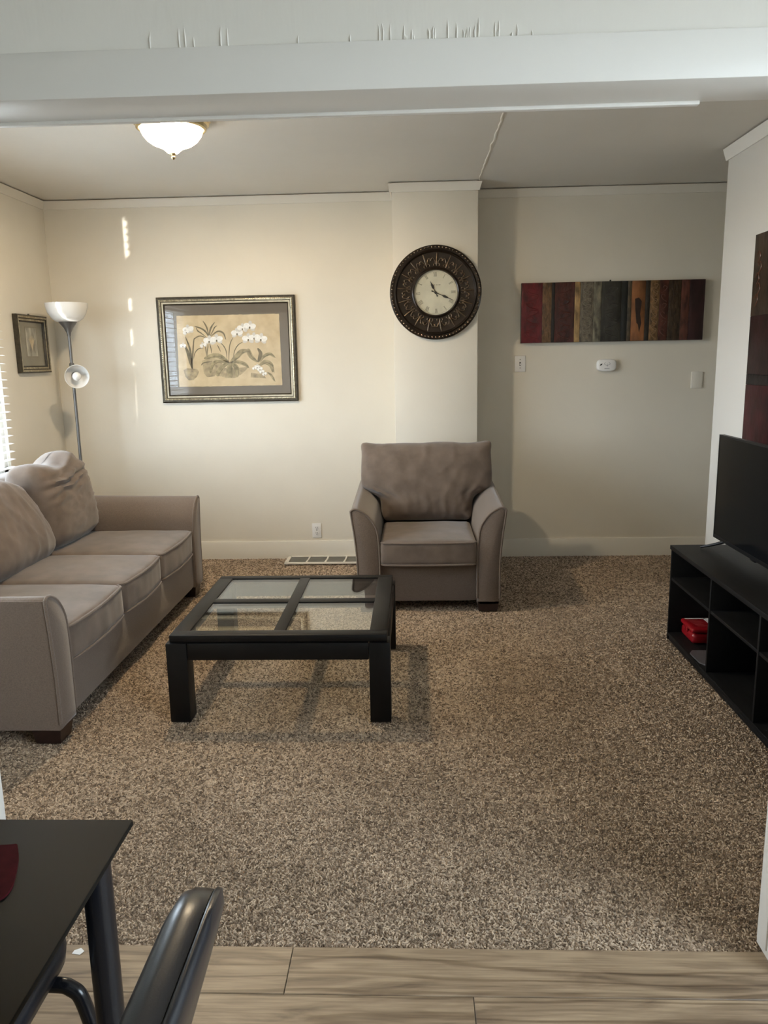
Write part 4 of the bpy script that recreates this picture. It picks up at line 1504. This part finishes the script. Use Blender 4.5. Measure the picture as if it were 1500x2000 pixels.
def outlet():
    x0, x1, z0, z1 = -.796, -.726, .151, .266
    t = thing('wall_outlet', ((x0 + x1) / 2, D, z0), 'white double power outlet on the back wall above the floor vent', 'power outlet')
    MB().box(x0, x1, D - .0065, D - .0005, z0, z1, bev=.0025).build('plate', m_white, t)
    xm, zm = (x0 + x1) / 2, (z0 + z1) / 2
    for s in (-1, 1):
        zc_ = zm + s * .021
        r = MB().lathe([(.0165, .0), (.0165, .0022), (.0155, .0028), (.0005, .0028)], (xm, D - .006, zc_), 24, axis='Y').build('receptacle', m_white, t)
        b = MB()
        b.box(xm - .0078, xm - .0052, D - .0095, D - .0087, zc_ - .001, zc_ + .009)
        b.box(xm + .0052, xm + .0078, D - .0095, D - .0087, zc_ - .001, zc_ + .009)
        b.lathe([(.003, .0), (.003, .0006), (.0003, .0006)], (xm, D - .0088, zc_ - .008), 10, axis='Y')
        b.build('slots', m_ink, r)
    MB().lathe([(.003, 0), (.0025, .001), (.0004, .0012)], (xm, D - .0065, zm), 10, axis='Y').build('screw', m_grey, t)


outlet()


def detector():
    cx, cz = 1.413, 1.428
    t = thing('carbon_monoxide_alarm', (cx, D, cz - .044), 'white rounded alarm on the wall below the striped canvas', 'alarm')
    hw_, hh = .070, .044

    def outline(s):
        pts = []
        for k in range(48):
            a = 2 * math.pi * k / 48
            c, sn = math.cos(a), math.sin(a)
            e = 2 / 3.6
            pts.append((cx + s * hw_ * math.copysign(abs(c) ** e, c), cz + s * hh * math.copysign(abs(sn) ** e, sn)))
        return pts
    rings = [[(x, D - h, z) for x, z in outline(s)] for s, h in ((.97, .0005), (1, .006), (1, .022), (.96, .030), (.85, .034))]
    MB().loft(rings).build('housing', m_white, t, sharp=50)
    m_alg = M('alarm_grey_print', (.33, .33, .33), rough=.5)
    b = MB()
    pts = [(cx + .002 + .022 * math.cos(a), D - .0343, cz + .010 + .010 * math.sin(a)) for a in [math.radians(60 + 280 * k / 28 + 10) for k in range(29)]]
    pts = [(cx + .002 + .021 * math.cos(a), D - .0343, cz + .010 + .010 * math.sin(a)) for a in [math.radians(118 + 304 * k / 28) for k in range(29)]]
    b.tube(pts, .0012, seg=5)
    b.box(cx + .0012, cx + .0028, D - .0350, D - .034, cz - .008, cz + .012)
    b.box(cx - .002, cx + .005, D - .0350, D - .034, cz - .008, cz - .002)
    b.build('test_button_mark', m_alg, t)
    MB().prism([(cx - .052, cz - .002), (cx - .046, cz + .009), (cx - .034, cz + .013), (cx - .033, cz + .008), (cx - .040, cz - .001)], 'Y', D - .0350, D - .0325).build('leaf_mark', m_ink, t)
    b = MB()
    for k in range(6):
        b.box(cx - .017 + k * .0062, cx - .0125 + k * .0062, D - .0345, D - .0335, cz - .027, cz - .021)
    b.build('lettering', m_alg, t)


detector()


def floor_register():
    x0, x1, y0, y1 = -.986, -.372, 5.662, 5.882
    t = thing('floor_vent', ((x0 + x1) / 2, (y0 + y1) / 2, 0), 'cream metal floor vent against the back wall under the outlet', 'floor vent')
    b = MB()
    h = .014
    fwid = .022
    b.box(x0, x1, y0, y0 + fwid, 0, h, bev=.003); b.box(x0, x1, y1 - fwid, y1, 0, h, bev=.003)
    b.box(x0, x0 + fwid + .006, y0 + .002, y1 - .002, 0, h, bev=.003); b.box(x1 - fwid, x1, y0 + .002, y1 - .002, 0, h, bev=.003)
    b.build('vent_frame', m_trim, t)
    n = 4
    ww = (x1 - x0 - 2 * fwid) / n
    for k in range(1, n):
        xx = x0 + fwid + ww * k
        MB().prism([(xx - .008, y0 + fwid), (xx + .004, y0 + fwid), (xx + .012, (y0 + y1) / 2), (xx + .012, y1 - fwid), (xx, y1 - fwid), (xx, (y0 + y1) / 2)], 'Z', .004, h - .001).build('vent_bar', m_trim, t)
    mg = M('grey_damper', (.16, .155, .14), rough=.4, metal=.4, var=.2, vscale=8)
    for k in range(6):
        yy = y0 + .03 + k * .030
        MB().prism([(yy, .003), (yy + .027, .0065), (yy + .027, .0085), (yy, .005)], 'X', x0 + .02, x1 - .02).build('damper_slat', mg, t)
    MB().box(x0 + .01, x1 - .01, y0 + .01, y1 - .01, .001, .0028).build('duct_shadow_plate', m_dark, t)


floor_register()

# ------------------------------------------------------------------ dining table and chairs in the foreground
def dining_table():
    x0, x1, y0, y1, zt = -1.30, -.478, -.12, 1.173, .75
    t = thing('dining_table', ((x0 + x1) / 2, (y0 + y1) / 2, 0), 'black glass topped dining table in the near left corner', 'dining table')
    MB().box(x0, x1, y0, y1, zt - .010, zt, bev=.002).build('glass_top', m_dglass, t)
    xs, ys = (x0 + .05, x1 - .047), (y0 + .055, y1 - .053)
    for x in xs:
        for y in ys:
            MB().tube([(x, y, 0), (x, y, zt - .0105)], .0235, seg=20).build('leg', m_tube, t)
    for y in ys:
        MB().box(xs[0] + .024, xs[1] - .024, y - .012, y + .012, zt - .05, zt - .0105, bev=.003).build('rail', m_tube, t)
    for x in xs:
        MB().box(x - .012, x + .012, ys[0] + .024, ys[1] - .024, zt - .05, zt - .0105, bev=.003).build('rail', m_tube, t)
    # placemat lying on the glass
    pts = smooth_curve([(-.800, 1.090), (-.660, 1.096), (-.641, 1.099), (-.632, 1.088), (-.617, 1.060), (-.601, 1.018), (-.594, .992), (-.600, .968), (-.640, .925), (-.750, .900), (-.860, .950), (-.880, 1.050)], 4)[:-1]
    tag(MB().prism(pts, 'Z', zt + .0005, zt + .004).build('placemat', m_placem), 'dark red rounded placemat on the black glass table', 'placemat')


dining_table()


def dining_chair(label, loc, rz):
    """local frame: chair faces -x, backrest at +x"""
    t = thing('dining_chair', loc, label, 'dining chair')
    t['_local'] = 1
    t.rotation_euler = (0, 0, rz)

    def seatfn(p, u):
        k = 1 - .10 * max(0, u.x)
        p.y *= k
        if p.z > 0:
            p.z += .014 * (1 - u.x ** 2) * (1 - u.y ** 2)
        return p

    def rrect(hw_, hh, r, n=10, taper=0):
        out = []
        for cxs, czs, a0 in ((1, 1, 0), (-1, 1, 90), (-1, -1, 180), (1, -1, 270)):
            for k in range(n + 1):
                a = math.radians(a0 + 90 * k / n)
                u_, w_ = cxs * (hw_ - r) + r * math.cos(a), czs * (hh - r) + r * math.sin(a)
                out.append((u_ * (1 - taper * (1 - w_ / hh) * .5), w_))
        return out
    # seat pad
    o2 = rrect(.205, .215, .10)
    rings = []
    for s, z in ((.93, .425), (1.0, .432), (1.01, .450), (.97, .464), (.86, .472), (.6, .477), (.2, .479)):
        rings.append([(u_ * s - .02, w_ * s, z) for u_, w_ in o2])
    MB().loft(rings).build('seat', m_vinyl, t, sharp=60)
    # backrest pad and shell: outline in (y,z), thickness along x, reclined
    mt = Matrix.Translation((.235, 0, .755)) @ Matrix.Rotation(math.radians(17), 4, 'Y')
    ob = rrect(.215, .205, .15, 12, .12)
    def shell(spec):
        return [[tuple(mt @ Vector((x, u_ * s, w_ * s))) for u_, w_ in ob] for s, x in spec]
    MB().loft(shell(((.30, -.040), (.62, -.0395), (.86, -.037), (.94, -.031), (.975, -.019), (.985, -.004), (.985, .0)))).build('backrest_pad', m_vinyl, t, sharp=60)
    MB().loft(shell(((.985, .0005), (1.0, .003), (1.0, .008), (.95, .014), (.6, .017), (.3, .018)))).build('backrest_shell', m_vinyl, t, sharp=60)
    # tubular frame
    for s in (-1, 1):
        y = s * .145
        MB().tube(smooth_curve([(.05, y, .414), (-.11, y, .412), (-.165, y, .408), (-.195, y * 1.03, .375), (-.215, y * 1.06, .25), (-.245, y * 1.10, .012)], 6), .0135, seg=12).build('front_leg', m_tube, t)
        MB().tube(smooth_curve([(.262, y * .9, .66), (.225, y * .95, .50), (.20, y, .42), (.205, y * 1.03, .25), (.235, y * 1.08, .012)], 6), .0125, seg=12).build('rear_leg', m_tube, t)
    MB().tube([(.20, -.145, .405), (.20, .145, .405)], .010, seg=10).build('cross_rail', m_tube, t)
    return t


dining_chair('black padded dining chair with its rounded backrest in the near foreground', (-.515, .622, 0), 0)


def stool():
    cx, cy = -.850, 1.085
    t = thing('stool', (cx, cy, 0), 'black padded seat with bent tube legs tucked under the glass table', 'stool')
    o2 = []
    for sx, sy, a0 in ((1, 1, 0), (-1, 1, 90), (-1, -1, 180), (1, -1, 270)):
        for k in range(11):
            a = math.radians(a0 + 9 * k)
            o2.append((sx * .105 + .10 * math.cos(a), sy * .115 + .10 * math.sin(a)))
    MB().loft([[(cx + u_ * s_, cy + w_ * s_, z) for u_, w_ in o2] for s_, z in ((.93, .425), (1.0, .432), (1.01, .450), (.97, .464), (.86, .472), (.6, .477), (.2, .479))]).build('seat', m_vinyl, t, sharp=60)
    for sx in (-1, 1):
        for sy in (-1, 1):
            y = cy + sy * .105
            MB().tube(smooth_curve([(cx + sx * .05, y, .412), (cx + sx * .19, y, .412), (cx + sx * .225, y, .405), (cx + sx * .245, y, .375), (cx + sx * .265, y + sy * .005, .25), (cx + sx * .29, y + sy * .01, .012)], 6), .0135, seg=12).build('leg', m_tube, t)


stool()

# small scrap on the planks
sp = MB()
sp.add([(-.903, 1.742, .001), (-.880, 1.738, .0015), (-.872, 1.748, .004), (-.884, 1.757, .0055), (-.900, 1.752, .003), (-.890, 1.748, .006)], [(0, 1, 5), (1, 2, 5), (2, 3, 5), (3, 4, 5), (4, 0, 5), (4, 3, 2, 1, 0)])
tag(sp.build('paper_scrap', m_white), 'tiny white paper scrap on the wood planks beside the table leg', 'paper scrap')

for o in bpy.data.objects:
    if '_local' in o:
        del o['_local']
